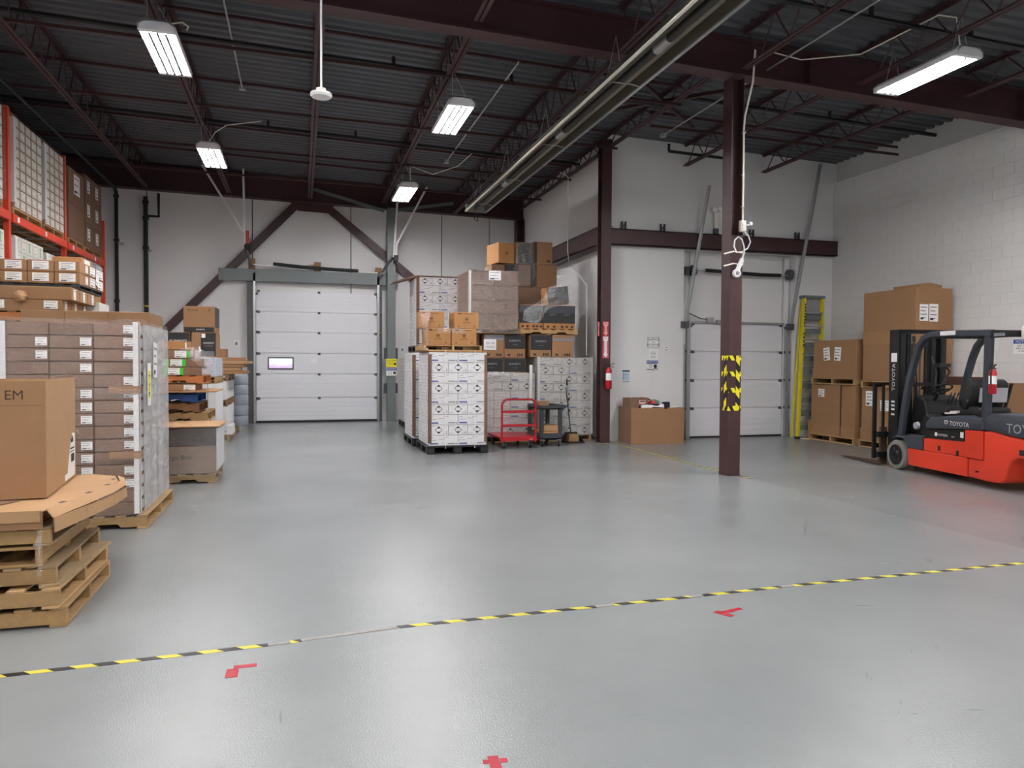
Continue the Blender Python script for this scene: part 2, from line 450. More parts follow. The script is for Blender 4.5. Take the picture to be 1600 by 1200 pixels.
# open web joists
_jw = {}
def joist(x, y0, y1, zb, label, pitch=0.62):
    zt = deck(x) - 0.012
    r = E('roof_joist', label, 'joist', (x, y0, zb))
    for nm, z, hh in (('bottom_chord', 0, 1), ('top_chord', zt - zb, -1)):
        c = MB()
        for sx in (-1, 1):
            c.box(sx * 0.008, 0, min(0, hh * 0.05) + z, sx * 0.058, y1 - y0, max(0, hh * 0.05) + z) if False else None
            c.prism([(sx * 0.01, z), (sx * 0.06, z), (sx * 0.06, z + hh * 0.008), (sx * 0.018, z + hh * 0.008), (sx * 0.018, z + hh * 0.05), (sx * 0.01, z + hh * 0.05)], 0, y1 - y0, 'y')
        c.build(nm, MAROON_D, r)
    h = round(zt - zb - 0.06, 2)
    for d in (1, -1):
        if (h, d) not in _jw:
            _jw[(h, d)] = MB().tube([(0, 0, 0 if d > 0 else h), (0, pitch / 2, h if d > 0 else 0)], 0.012, 5).mesh('web_rod', MAROON_D)
    k = 0; yy = 0.05
    while yy + pitch / 2 < y1 - y0:
        O('web_rod', _jw[(h, 1 if k % 2 == 0 else -1)], r, (0, yy, 0.03)); yy += pitch / 2; k += 1
    return r
for x, zb, lb in ((-5.6, 5.98, 'maroon open web roof joist above the red rack'),
                  (-3.7, 5.98, 'maroon open web roof joist running over the aisle beside the rack'),
                  (-1.75, 5.96, 'maroon open web roof joist carrying the left row of ceiling lights'),
                  (0.26, 5.95, 'maroon open web roof joist behind the hanging white disc'),
                  (2.18, 5.94, 'maroon open web roof joist carrying the middle row of ceiling lights'),
                  (4.15, 5.78, 'maroon open web roof joist directly above the long tube heater'),
                  (6.08, 6.02, 'maroon open web roof joist along the white side wall, far bay')):
    joist(x, 9.62, 20.42, zb, lb)
for x, lb in ((7.85, 'short maroon roof joist ending on the wall over the small dock door'), (9.75, 'short maroon roof joist ending near the right wall corner')):
    joist(x, 9.62, 14.14, 5.80, lb)
for x, zb, lb in ((2.18, 5.94, 'maroon roof joist on the near side of the girder, left of heater'),
                  (4.15, 5.78, 'maroon roof joist on the near side of the girder over the heater'),
                  (6.05, 5.78, 'maroon roof joist meeting the girder over the hazard-taped column'),
                  (8.0, 5.78, 'maroon roof joist beside the longest bright ceiling light'),
                  (10.0, 5.80, 'maroon roof joist nearest the right wall, near side of girder')):
    joist(x, 2.0, 9.25, zb, lb)
# bridging angles between joists
def bridging(y, x0, x1, lbl, zlo=5.97, zhi=6.40):
    r = E('joist_bridging', lbl, 'bridging', (0, y, 0))
    MB().bar((x0, 0, zlo - 0.012 * x0), (x1, 0, zlo - 0.012 * x1), 0.03, 0.045).build('lower_angle', MAROON, r)
    MB().bar((x0, 0.02, zhi + DS * x0), (x1, 0.02, zhi + DS * x1), 0.03, 0.045).build('upper_angle', MAROON_D, r)
for y, w in ((11.1, 'nearest the girder'), (13.68, 'second from the girder'), (16.3, 'third from the girder'), (18.5, 'nearest the far wall')):
    bridging(y, -5.6, 6.08, 'pair of thin maroon bridging angles across the far bay joists, ' + w)
bridging(12.27, 6.1, 11.58, 'pair of maroon bridging angles reaching the right block wall', 5.99, 6.36)
# sprinkler mains
def pipe_x(name, y, z, x0, x1, r, lbl, m=BLACKPIPE, cat='pipe', drops=()):
    e = E(name, lbl, cat, (0, y, 0))
    MB().tube([(x0, 0, z + DS * x0), (x1, 0, z + DS * x1)], r, 8).build('pipe_run', m, e, smooth=True)
    for x in drops:
        MB().tube([(x, 0, z + DS * x), (x, 0, z + DS * x + 0.12)], r * 0.9, 8).lathe([(0.03, 0.12), (0.035, 0.14), (0.01, 0.15)], (x, 0, z + DS * x), n=8).build('sprinkler_head', m, e)
pipe_x('sprinkler_pipe', 11.62, 6.24, -6.0, 6.0, 0.035, 'black sprinkler pipe under the deck just past the girder', drops=(1.4, 3.3))
pipe_x('sprinkler_pipe', 15.55, 6.24, -6.0, 6.0, 0.035, 'black sprinkler pipe under the deck midway to the far wall', drops=(-0.6, 1.1))
pipe_x('sprinkler_pipe', 13.55, 6.12, 7.15, 8.75, 0.03, 'short black sprinkler branch pipe over the small dock door', drops=(7.15, 8.75))
pipe_x('sprinkler_pipe', 11.36, 6.33, 6.3, 11.58, 0.035, 'black sprinkler pipe running to the right block wall', drops=(9.2,))
pipe_x('sprinkler_pipe', 7.9, 6.24, 3.0, 11.6, 0.035, 'black sprinkler pipe behind the brightest ceiling light', drops=(7.0, 8.6))
# sprinkler main above the rack with its two risers on the far wall
e = E('sprinkler_main', 'black sprinkler main running over the rack and dropping down far wall', 'pipe', (-4.42, 20.62, 0))
MB().tube([(0, -12.0, 5.93), (0, -0.14, 5.93)], 0.035, 8).build('pipe_run', BLACKPIPE, e, smooth=True)
MB().tube([(0, -0.16, 5.93), (0, 0, 5.85), (0, 0, 0.05)], 0.045, 8).build('riser', BLACKPIPE, e, smooth=True)
for z in (5.72, 4.62, 3.1): MB().lathe([(0.065, 0), (0.065, 0.07)], (0, 0, z), n=10).build('coupling', BLACKPIPE, e)
MB().box(0.04, -0.02, 4.55, 0.16, 0.03, 4.60).build('valve', GALV, e)
e = E('fire_riser', 'black riser pipe with a side elbow on the far wall', 'pipe', (-3.75, 20.62, 0))
MB().tube([(0, 0, 0.05), (0, 0, 5.78)], 0.055, 8).build('riser', BLACKPIPE, e, smooth=True)
MB().tube([(0, 0, 5.30), (0.30, 0, 5.30), (0.30, 0, 5.88)], 0.035, 8).build('elbow_pipe', BLACKPIPE, e, smooth=True)
for z in (5.6, 5.2, 4.45): MB().lathe([(0.075, 0), (0.075, 0.08)], (0, 0, z), n=10).build('coupling', BLACKPIPE, e)
MB().lathe([(0.06, 0), (0.06, 0.04)], (0, 0, 3.0), n=10).build('yellow_tag', YELLOW, e)
MB().tube([(0.05, -0.02, 4.42), (0.14, -0.06, 4.42)], 0.02, 6).build('valve', GALV, e)
# conduits under the deck
for i, (x, y0, y1, z, lbl) in enumerate(((-0.95, 8.0, 13.6, 6.3, 'thin grey conduit between the left lights and the white disc'),
                                         (3.18, 10.8, 16.5, 6.25, 'thin grey conduit between the middle lights and tube heater'),
                                         (6.55, 2.5, 12.6, 6.1, 'thin grey conduit under the deck right of the heater'))):
    e = E('conduit', lbl, 'conduit', (x, y0, z + DS * x))
    MB().tube([(0, 0, 0), (0, y1 - y0, 0)], 0.014, 6).build('conduit_run', GALV, e)
    MB().box(-0.05, y1 - y0, -0.03, 0.05, y1 - y0 + 0.1, 0.03).build('junction_box', GALV, e)
# maroon cross brace above the right bay
e = E('roof_brace', 'maroon horizontal cross brace between the two columns near ceiling', 'brace', (0, 0, 0))
MB().bar((4.3, 10.0, 6.10), (7.2, 12.7, 6.12), 0.06, 0.06).build('brace_bar', MAROON, e)
MB().bar((4.3, 13.2, 6.10), (7.4, 10.0, 6.06), 0.06, 0.06).build('brace_bar', MAROON, e)

# ------------------------------------------------------------------ columns and wall beams
def hcolumn(name, x0, x1, y0, y1, z1, m, label, faces='x'):
    r = E(name, label, 'column', ((x0 + x1) / 2, (y0 + y1) / 2, 0))
    w, d = (x1 - x0) / 2, (y1 - y0) / 2
    if faces == 'x':
        for s in (-1, 1): MB().box(min(s * w, s * (w - 0.016)), -d, 0, max(s * w, s * (w - 0.016)), d, z1).build('flange', m, r, bevel=0.002)
        MB().box(-w + 0.016, -0.007, 0, w - 0.016, 0.007, z1).build('web', m, r)
    else:
        for s in (-1, 1): MB().box(-w, min(s * d, s * (d - 0.016)), 0, w, max(s * d, s * (d - 0.016)), z1).build('flange', m, r, bevel=0.002)
        MB().box(-0.007, -d + 0.016, 0, 0.007, d - 0.016, z1).build('web', m, r)
    MB().box(-w - 0.004, -d - 0.004, 0, w + 0.004, d + 0.004, 0.012).build('base_plate', m, r)
    return r, w, d
c2, w2, d2 = hcolumn('steel_column', 5.905, 6.105, 9.32, 9.55, 5.70, MAROON, 'maroon steel column with black and yellow hazard tape, standing clear on floor')
# hazard tape grid round the column
tz = (1.70, 1.47, 1.235, 0.975)
for z in tz:
    MB().box(-w2 - 0.003, -d2 - 0.003, z - 0.035, w2 + 0.003, d2 * 0.6, z + 0.035).build('tape_strip', HAZ_H, c2)
for xx in (0.045,):
    MB().box(xx - 0.03, -d2 - 0.005, 0.95, xx + 0.03, -d2 - 0.001, 1.73).build('tape_strip', HAZ_V, c2)
MB().box(-w2 - 0.005, -0.06, 0.95, -w2 - 0.001, 0.0, 1.73).build('tape_strip', HAZ_V, c2)
MB().box(-w2 + 0.014, -d2 + 0.001, 0.0, w2 - 0.014, -d2 + 0.004, 3.45).build('cover_plate', MAROON, c2)
c1, w1, d1 = hcolumn('steel_column', 5.86, 6.075, 13.92, 14.13, 6.15, MAROON, 'maroon steel column at the wall corner carrying the fire extinguisher', 'y')
hcolumn('steel_column', 5.98, 6.20, 20.40, 20.70, 5.75, MAROON, 'dark maroon corner column behind the highest cartons at far wall')
cg, wg, dg_ = hcolumn('steel_column', 2.27, 2.49, 20.18, 20.40, 5.80, GREYST, 'grey painted column right of the large dock door', 'y')
MB().box(-0.19, 0.05, 1.72, 0.19, 0.09, 2.02).build('bracket_plate', GREYDK, cg)
MB().box(-0.19, 0.05, 0.78, 0.19, 0.09, 1.05).build('bracket_plate', GREYDK, cg)
def wallbeam(name, p0, p1, w, z0, z1, label):
    r = E(name, label, 'beam', (0, 0, 0))
    (x0, y0), (x1, y1) = p0, p1
    if abs(x1 - x0) > abs(y1 - y0):
        MB().box(x0, y0, z0, x1, y0 + 0.02, z1).build('web', MAROON, r)
        for z in (z0, z1 - 0.018): MB().box(x0, y0, z, x1, y0 + w, z + 0.018).build('flange', MAROON, r)
    else:
        MB().box(x0, y0, z0, x0 + 0.02, y1, z1).build('web', MAROON, r)
        for z in (z0, z1 - 0.018): MB().box(x0, y0, z, x0 + w, y1, z + 0.018).build('flange', MAROON, r)
    return r
wallbeam('wall_beam', (6.10, 13.99), (11.60, 13.99), 0.165, 4.05, 4.38, 'maroon channel beam across the white wall above the small dock door')
wallbeam('wall_beam', (5.93, 14.16), (5.93, 20.38), 0.28, 4.07, 4.45, 'maroon channel beam along the side wall behind the stacked cartons')
for x, w in ((6.43, 'nearest the corner column'), (7.32, 'second from the corner column'), (9.46, 'right of the hazard-taped column'), (10.62, 'nearest the right wall')):
    e = E('beam_clip', 'small grey steel clip standing on maroon wall beam, ' + w, 'bracket', (x, 14.08, 4.38))
    MB().box(-0.05, 0, 0, -0.035, 0.07, 0.17).build('side_plate', GREYDK, e)
    MB().box(0.035, 0, 0, 0.05, 0.07, 0.17).build('side_plate', GREYDK, e)
    MB().bar((-0.045, 0.035, 0.02), (0.045, 0.035, 0.15), 0.01, 0.02, side=(0, 1, 0)).build('diagonal', GREYDK, e)
# diagonal braces over the large door
e = E('wall_brace', 'maroon inverted V brace on the far wall above the large door', 'brace', (0, 20.62, 0))
MB().bar((-0.10, 0, 5.80), (-3.56, 0, 2.15), 0.12, 0.20, side=(0, 1, 0)).build('brace_bar', MAROON, e)
MB().bar((0.66, 0, 5.82), (3.85, 0, 3.30), 0.12, 0.20, side=(0, 1, 0)).build('brace_bar', MAROON, e)
MB().prism([(-0.28, 5.9), (0.92, 5.86), (0.70, 5.62), (-0.05, 5.64)], -0.08, -0.05, 'y').build('gusset_plate', MAROON, e)

# ------------------------------------------------------------------ large dock door
def sectional_door(name, x0, x1, y, joints, ribs):
    r = E(name, None, None, (0, y, 0)); r['kind'] = 'structure'
    for a, b in zip(joints[:-1], joints[1:]):
        p = MB()
        p.box(x0, 0.012, a + 0.004, x1, 0.055, b - 0.004)
        n = ribs
        hgt = (b - a - 0.03) / n
        for k in range(n):
            p.box(x0, 0, a + 0.015 + k * hgt + 0.006, x1, 0.02, a + 0.015 + (k + 1) * hgt - 0.006)
        pn = p.build('door_panel', DOORW, r)
        for xx in (x0 + 0.03, (x0 + x1) / 2, x1 - 0.07):
            MB().box(xx, -0.02, b - 0.04, xx + 0.07, 0.002, b + 0.02).build('hinge', GREYDK, pn)
    return r
d1r = sectional_door('door_1', -1.12, 2.03, 20.62, (0.05, 0.66, 1.30, 1.85, 2.41, 2.95, 3.50), 5)
MB().box(-1.13, -0.01, 0.0, 2.04, 0.05, 0.055).build('bottom_seal', BLACK, d1r)
for xa, xb in ((-1.34, -1.20), (2.05, 2.17)):
    MB().box(xa, -0.05, 0.0, xb, 0.12, 3.72).build('door_jamb_angle', GREYDK, d1r)
for xc in (-1.155, 2.06):
    MB().box(xc - 0.03, -0.10, 0.02, xc + 0.03, -0.06, 3.95).build('door_track', GALV, d1r)
    for z in (0.66, 1.3, 1.85, 2.41, 2.95, 3.42):
        MB().tube([(xc - 0.04, -0.04, z), (xc + 0.09, -0.04, z)], 0.03, 8).build('roller', GREYDK, d1r)
MB().box(-2.03, -0.10, 3.74, 2.60, 0.0, 4.05).build('header_beam', GREYST, d1r, bevel=0.004)
MB().box(-1.34, -0.06, 0, -1.19, 0.1, 0.05).build('foot_plate', GREYDK, d1r)
sp = E('torsion_spring', 'long black torsion spring on a shaft above the large dock door', 'spring', (0, 20.50, 0))
MB().tube([(-1.18, 0, 4.17), (2.08, 0, 4.06)], 0.015, 6).build('shaft', GALV, sp)
MB().tube([(-0.68, -0.01, 4.20), (0.0, -0.01, 4.15), (0.45, -0.01, 4.13), (1.0, -0.01, 4.11), (1.52, -0.01, 4.10)], 0.045, 10).build('spring_coil', BLACK, sp, smooth=True)
for x, z in ((-1.22, 4.13), (0.45, 4.10), (2.07, 4.02)):
    MB().box(x - 0.085, 0.05, z - 0.14, x + 0.085, 0.12, z + 0.20).build('mounting_block', WOOD_B, sp)
    MB().box(x - 0.03, -0.04, z - 0.03, x + 0.03, 0.06, z + 0.06).build('bearing_plate', GREYDK, sp)
# window in the door with the bright street behind it
win = E('window_1', None, None, (-0.50, 20.60, 1.585)); win['kind'] = 'structure'
MB().box(-0.33, 0, -0.165, 0.33, 0.02, 0.165).build('window_frame', GREYDK, win, bevel=0.006)
PANE = bpy.data.materials.new('bright_daylight_pane'); PANE.use_nodes = True
nt = PANE.node_tree; b = nt.nodes['Principled BSDF']
tc = nt.nodes.new('ShaderNodeTexCoord'); s_ = nt.nodes.new('ShaderNodeSeparateXYZ'); nt.links.new(tc.outputs['Object'], s_.inputs[0])
nz = nt.nodes.new('ShaderNodeTexNoise'); nz.inputs['Scale'].default_value = 9; nt.links.new(tc.outputs['Object'], nz.inputs['Vector'])
ma = nt.nodes.new('ShaderNodeMath'); ma.operation = 'MULTIPLY_ADD'; ma.inputs[1].default_value = 0.22; nt.links.new(nz.outputs['Fac'], ma.inputs[0]); nt.links.new(s_.outputs['Z'], ma.inputs[2])
rp = nt.nodes.new('ShaderNodeMapRange'); rp.inputs['From Min'].default_value = -0.05; rp.inputs['From Max'].default_value = 0.28; nt.links.new(ma.outputs[0], rp.inputs['Value'])
cr = nt.nodes.new('ShaderNodeValToRGB'); nt.links.new(rp.outputs[0], cr.inputs[0])
cr.color_ramp.elements[0].color = lin('#c98fd0'); cr.color_ramp.elements[1].color = lin('#e8fbff')
cr.color_ramp.elements.new(0.35).color = lin('#cfc4f2'); cr.color_ramp.elements.new(0.5).color = lin('#f4ffff')
nt.links.new(cr.outputs[0], b.inputs['Emission Color']); b.inputs['Emission Strength'].default_value = 0.7
b.inputs['Base Color'].default_value = (0.3, 0.3, 0.3, 1)
MB().box(-0.295, -0.006, -0.13, 0.295, 0.004, 0.13).build('window_pane', PANE, win)
MB().box(0.27, 20.60, 1.60, 0.44, 20.615, 1.72).build('door_handle_plate', WHITEM, label='small flat plate on the large door right of its window', cat='plate')
# door track supports hanging from the roof
for nm, pts in (('left', [((-1.39, 20.2, 6.56), (-1.36, 20.2, 4.60)), ((-2.37, 20.2, 6.58), (-1.40, 20.2, 4.95)), ((-1.36, 20.2, 4.62), (-1.20, 20.3, 4.1))]),
                ('right', [((2.55, 20.05, 6.415), (2.42, 20.05, 4.45)), ((3.32, 20.05, 6.39), (2.47, 20.05, 4.75)), ((2.42, 20.05, 4.5), (2.12, 20.2, 4.05))])):
    e = E('track_support', 'pale steel V shaped door track support hanging at the %s of the large door' % nm if False else
          ('pale steel V shaped track support above the left edge of large door' if nm == 'left' else 'pale steel V shaped track support above the grey column'), 'bracket', (0, 0, 0))
    for i, (p, q) in enumerate(pts): MB().bar(p, q, 0.05, 0.05).build('strut', WHITEM if i < 2 else GREYDK, e)
    p = pts[0][1]
    MB().tube([(p[0] + 0.06, p[1], p[2] + 0.05), (p[0] + 0.06, p[1], p[2] + 0.38)], 0.045, 8).build('bumper', REDS if nm == 'left' else WHITEM, e)
    MB().box(p[0] + 0.0, p[1] - 0.06, p[2] - 0.1, p[0] + 0.12, p[1] + 0.06, p[2] + 0.05).build('bumper_cap', BLACK, e)
e = E('door_sway_bars', 'grey steel sway bars of door tracks near the far ceiling', 'bracket', (0, 0, 0))
MB().bar((0.35, 20.3, 6.18), (2.2, 20.3, 5.72), 0.05, 0.08).build('strut', GREYST, e)
MB().bar((2.3, 20.3, 5.72), (4.1, 20.3, 6.05), 0.05, 0.08).build('strut', GREYST, e)

# ------------------------------------------------------------------ small dock door in the partition
d2r = sectional_door('door_2', 8.14, 10.46, 14.38, (0.03, 0.65, 1.265, 1.89, 2.50), 5)
MB().box(8.12, -0.01, 0, 10.48, 0.05, 0.035).build('bottom_seal', BLACK, d2r)
for xa, xb in ((8.02, 8.10), (10.50, 10.58)):
    MB().box(xa, -0.10, 0.0, xb, 0.0, 2.46).build('door_track', GALV, d2r)
    for z in (0.65, 1.265, 1.89, 2.44): MB().tube([(xa - 0.01, -0.06, z), (xb + 0.05, -0.06, z)], 0.03, 8).build('roller', GREYDK, d2r)
MB().box(8.14, 0.02, 2.53, 9.24, 0.06, 4.05).build('door_header_panel', W_WALL, d2r)
MB().box(9.36, 0.02, 2.53, 10.46, 0.06, 4.05).build('door_header_panel', W_WALL, d2r)
MB().box(9.24, -0.01, 2.50, 9.36, 0.07, 4.05).build('door_header_post', WHITEM, d2r)
MB().box(8.10, -0.03, 2.50, 10.50, 0.03, 2.55).build('top_seal', GALV, d2r)
for xa in (7.90, 10.49): MB().box(xa, -0.02, 0 if xa > 9 else 2.0, xa + 0.12, 0.06, 4.02).build('door_jamb_board', W_WALL, d2r)
MB().box(7.88, -0.03, 0.05, 8.01, 0.03, 2.05).build('jamb_guard', mat('pale_green_steel', '#b9c4c2', 0.5, var=0.05), d2r)
sp = E('torsion_spring', 'black torsion spring with cable drums above the small dock door', 'spring', (0, 14.24, 0))
MB().tube([(7.95, 0, 3.64), (10.63, 0, 3.60)], 0.014, 6).build('shaft', GALV, sp)
MB().tube([(8.42, 0, 3.64), (9.2, 0, 3.62)], 0.04, 10).build('spring_coil', BLACK, sp, smooth=True)
MB().tube([(9.3, 0, 3.61), (9.8, 0, 3.595), (10.3, 0, 3.60)], 0.04, 10).build('spring_coil', BLACK, sp, smooth=True)
for x in (8.13, 10.54): MB().lathe([(0.07, -0.06), (0.12, -0.05), (0.12, 0.03), (0.06, 0.06)], (x, 0, 3.62), 'x', 14).build('cable_drum', GREYDK, sp)
for x in (7.97, 9.25): MB().box(x - 0.05, -0.04, 3.54, x + 0.05, 0.10, 3.70).build('bearing_plate', GREYDK, sp)
e = E('door_pull', 'white operator bar with small grey boxes along the small door top', 'bar', (0, 14.30, 0))
MB().tube([(8.05, 0, 2.72), (8.35, 0, 2.60), (8.62, 0, 2.58)], 0.012, 6).build('cable', GREYDK, e)
MB().box(8.50, -0.03, 2.53, 8.66, 0.03, 2.63).build('switch_box', GALV, e)
MB().box(8.74, -0.03, 2.50, 8.86, 0.03, 2.58).build('switch_box', GALV, e)
for x, lbl, p in ((0, 'long grey steel track rail leaning up left of the hazard-taped column', ((7.86, 14.12, 2.46), (8.24, 13.85, 5.36))),
                  (1, 'long grey steel track rail rising above the yellow ladder', ((10.46, 14.10, 2.46), (10.98, 13.85, 6.02)))):
    e = E('door_rail', lbl, 'rail', p[0])
    q = Vector(p[1]) - Vector(p[0])
    MB().bar((0, 0, 0), q, 0.05, 0.03).build('rail_bar', GALV, e)
    MB().bar((0.035, -0.01, 0), q + Vector((0.035, -0.01, 0)), 0.012, 0.05).build('rail_lip', GALV, e)
    MB().box(-0.07, -0.04, -0.08, 0.09, 0.05, 0.06).build('rail_shoe', GREYDK, e)

# ================================================================== LIGHTS AND CEILING THINGS
def light(x, y, L, label, z=5.46, ax=0.0):
    r = E('high_bay_light', label, 'ceiling light', (x, y, z), 0, 'white tube ceiling lights')
    h = MB()
    h.prism([(-0.20, 0.0), (-0.205, 0.06), (-0.14, 0.12), (0.14, 0.12), (0.205, 0.06), (0.20, 0.0), (0.19, 0.0), (0.19, 0.05), (0.13, 0.105), (-0.13, 0.105), (-0.19, 0.05), (-0.19, 0.0)], -L / 2, L / 2, 'y')
    h.build('housing', HOUSING, r)
    for s in (-1, 1):
        e = MB().prism([(-0.205, -0.005), (-0.205, 0.065), (-0.14, 0.125), (0.14, 0.125), (0.205, 0.065), (0.205, -0.005)], min(s * L / 2, s * (L / 2 - 0.07)), max(s * L / 2, s * (L / 2 - 0.07)), 'y')
        e.build('end_cap', HOUSING, r, bevel=0.006)
    for k in range(6):
        xx = -0.15 + 0.06 * k
        MB().tube([(xx, -L / 2 + 0.07, 0.006), (xx, L / 2 - 0.07, 0.006)], 0.013, 6).build('lamp_tube', TUBE, r)
    for xx in (-0.09, 0.0, 0.09): MB().box(xx - 0.014, -L / 2 + 0.07, -0.02, xx + 0.014, L / 2 - 0.07, 0.002).build('gap_strip', GREYDK, r)  # dark strips added so the dim gaps between lit tubes show
    zt = 0.56
    for s in (-1, 1):
        yy = s * (L / 2 - 0.15)
        w = MB().tube([(-0.12, yy, 0.125), (ax, yy, zt)], 0.006, 4).tube([(0.12, yy, 0.125), (ax, yy, zt)], 0.006, 4)
        w.build('hanger_chain', GALV, r)
    return r
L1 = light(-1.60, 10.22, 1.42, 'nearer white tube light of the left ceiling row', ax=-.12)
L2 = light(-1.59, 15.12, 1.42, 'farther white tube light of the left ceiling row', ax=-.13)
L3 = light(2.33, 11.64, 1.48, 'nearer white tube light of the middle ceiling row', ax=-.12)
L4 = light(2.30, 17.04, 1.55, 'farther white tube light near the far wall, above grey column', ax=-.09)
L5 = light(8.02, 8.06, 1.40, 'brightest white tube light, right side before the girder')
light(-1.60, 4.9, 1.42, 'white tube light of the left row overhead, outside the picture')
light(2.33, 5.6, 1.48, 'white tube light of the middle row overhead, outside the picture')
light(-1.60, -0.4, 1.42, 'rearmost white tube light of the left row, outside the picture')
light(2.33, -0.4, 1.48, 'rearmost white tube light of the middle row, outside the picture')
light(8.02, 4.6, 1.40, 'unseen white tube light added to brighten the right bay')  # unseen lamp added to lighten the right bay
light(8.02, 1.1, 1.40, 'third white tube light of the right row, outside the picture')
for yy in (-6.2, -11.6):  # unseen lamps added behind the viewer to brighten upright faces
    for xx, w_ in ((-1.6, 'left'), (2.33, 'middle'), (8.02, 'right')): light(xx, yy, 1.42, 'unseen white tube light added in the %s row, %s behind the viewer' % (w_, 'close' if yy > -8 else 'far'))
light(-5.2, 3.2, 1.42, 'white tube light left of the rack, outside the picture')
for src, pts in ((L5, [(0, -0.55, 0.13), (-0.02, -0.5, 0.55), (-0.1, -0.3, 0.66), (-0.6, 0.5, 0.42), (-1.1, 1.1, 0.52), (-1.5, 1.35, 0.7)]),
                 (L4, [(0.05, -0.6, 0.13), (0.05, -0.6, 0.5), (0.5, -0.9, 0.28), (1.0, -1.2, 0.42), (1.3, -1.4, 0.7)]),
                 (L1, [(0.1, -0.6, 0.13), (0.22, -0.3, 0.3), (0.24, 0.1, 0.42), (0.18, 0.4, 0.5)]),
                 (L2, [(0.0, -0.6, 0.13), (0.1, -0.5, 0.35), (0.3, -0.5, 0.5), (0.9, -0.4, 0.66)])):
    MB().tube(pts, 0.009, 6).build('power_cable', CREAM, src)

# tube heater
ht = E('tube_heater', 'long grey metal tube heater hanging below ceiling towards the far wall', 'heater', (3.98, 0, 5.18))
pr = [(-0.24, 0.0), (-0.20, 0.13), (-0.08, 0.21), (0.08, 0.21), (0.20, 0.13), (0.24, 0.0)]
pi_ = [(x * 0.97, z - 0.006) for x, z in reversed(pr)]
MB().prism(pr + pi_, 1.0, 17.05, 'y').build('reflector', REFL, ht)
for s in (-1, 1): MB().box(s * 0.245 - 0.02, 1.0, -0.012, s * 0.245 + 0.02, 17.05, 0.006).build('reflector_lip', CREAM if s < 0 else GALV, ht)
MB().tube([(0, 1.0, 0.07), (0, 17.0, 0.07)], 0.05, 12).build('burner_tube', HTUBE, ht, smooth=True)
for y in (7.7, 11.1, 14.4):
    MB().tube([(0, y - 0.16, 0.07), (0, y - 0.06, 0.07), (0, y, 0.07), (0, y + 0.16, 0.07)], 0.062, 12).build('tube_coupling', GALV, ht, smooth=True)
for y in (6.0, 8.8, 11.6, 14.0, 16.3):
    MB().tube([(-0.24, y, 0.0), (-0.1, y, 0.02), (0.1, y, 0.02), (0.24, y, 0.0)], 0.008, 5).build('wire_stay', GALV, ht)
    MB().tube([(-0.20, y, 0.14), (-0.1, y, 0.6), (-0.02, y, 0.14)], 0.007, 4).build('hanger_chain', GALV, ht)
MB().box(-0.25, 17.05, -0.02, 0.25, 17.07, 0.16).build('end_plate', GALV, ht)
MB().tube([(-0.05, 17.0, -0.02), (-0.02, 17.1, -0.16), (0.08, 17.2, -0.2), (0.06, 17.1, -0.03)], 0.012, 5).build('gas_hose', BLACK, ht)
# white disc on a rod
e = E('antenna_disc', 'round white disc hanging from the roof on a long white rod', 'antenna', (0.20, 7.40, 4.16))
MB().lathe([(0.02, -0.012), (0.09, -0.008), (0.105, 0.01), (0.10, 0.03), (0.05, 0.035)], (0, 0, 0), n=24).build('disc', WHITEM, e, smooth=True)
MB().lathe([(0.045, 0.035), (0.045, 0.075), (0.02, 0.085)], (0, 0, 0), n=12).build('mount', CREAM, e)
MB().tube([(0, 0, 0.08), (0, 0, 2.31)], 0.011, 8).build('rod', WHITEM, e)
# trigger rope end by the girder
e = E('hook_block', 'small rusty hoist hook under the top edge of the near girder', 'hook', (1.95, 9.26, 6.42))
MB().lathe([(0.03, -0.16), (0.07, -0.12), (0.07, 0), (0.05, 0.02)], (0, 0, 0), n=10).build('hook_body', WOOD_B, e)
MB().lathe([(0.03, -0.15), (0.06, -0.10), (0.06, 0), (0.04, 0.02)], (0.13, 0, 0), n=10).build('hook_body', WOOD_B, e)
MB().tube([(0, 0, -0.16), (0.01, 0, -0.30)], 0.012, 6).build('pin', CHROME, e)

# conduit, sockets and cord on the taped column
e = E('column_conduit', 'cream conduit running down the front of the hazard-taped column', 'conduit', (6.085, 9.30, 0))
MB().tube([(0.10, -0.10, 6.05), (0.10, -0.06, 5.62), (0.01, -0.01, 5.15), (0.0, 0, 4.95), (0.0, 0, 3.66)], 0.014, 8).build('conduit_run', CREAM, e, smooth=True)
for z in (4.9, 4.3, 3.85): MB().box(-0.025, -0.02, z, 0.025, 0.02, z + 0.02).build('conduit_strap', GALV, e)
e = E('socket_box', 'cream double socket box on the hazard-taped column', 'socket', (6.075, 9.285, 3.50))
MB().box(-0.045, -0.035, 0, 0.045, 0.03, 0.16).build('box_body', CREAM, e, bevel=0.008)
for z in (0.035, 0.09): MB().box(-0.022, -0.042, z, 0.022, -0.034, z + 0.035).build('outlet', WHITEM, e)
MB().box(0.045, -0.03, 0.09, 0.12, -0.01, 0.11).box(0.10, -0.04, 0.10, 0.14, 0.0, 0.14).build('plug', WHITEM, e)
e = E('extension_cord', 'looped white extension cord tied to the hazard-taped column', 'cord', (6.0, 9.27, 3.30))
MB().tube([(0.09, 0, 0.21), (0.16, -0.01, 0.14), (0.19, -0.01, 0.06), (0.15, -0.01, -0.03), (0.05, -0.02, -0.09), (-0.04, -0.02, -0.10), (-0.08, -0.02, -0.02), (-0.07, -0.02, 0.07), (-0.02, -0.03, 0.12), (0.04, -0.03, 0.08), (0.075, -0.03, -0.02), (0.08, -0.03, -0.10), (0.04, -0.03, -0.20)], 0.010, 6).build('cord_loop', WHITEM, e, smooth=True)
p = MB().bar((0.05, -0.03, -0.19), (-0.05, -0.03, -0.40), 0.035, 0.06).build('power_strip', WHITEM, e, bevel=0.005)
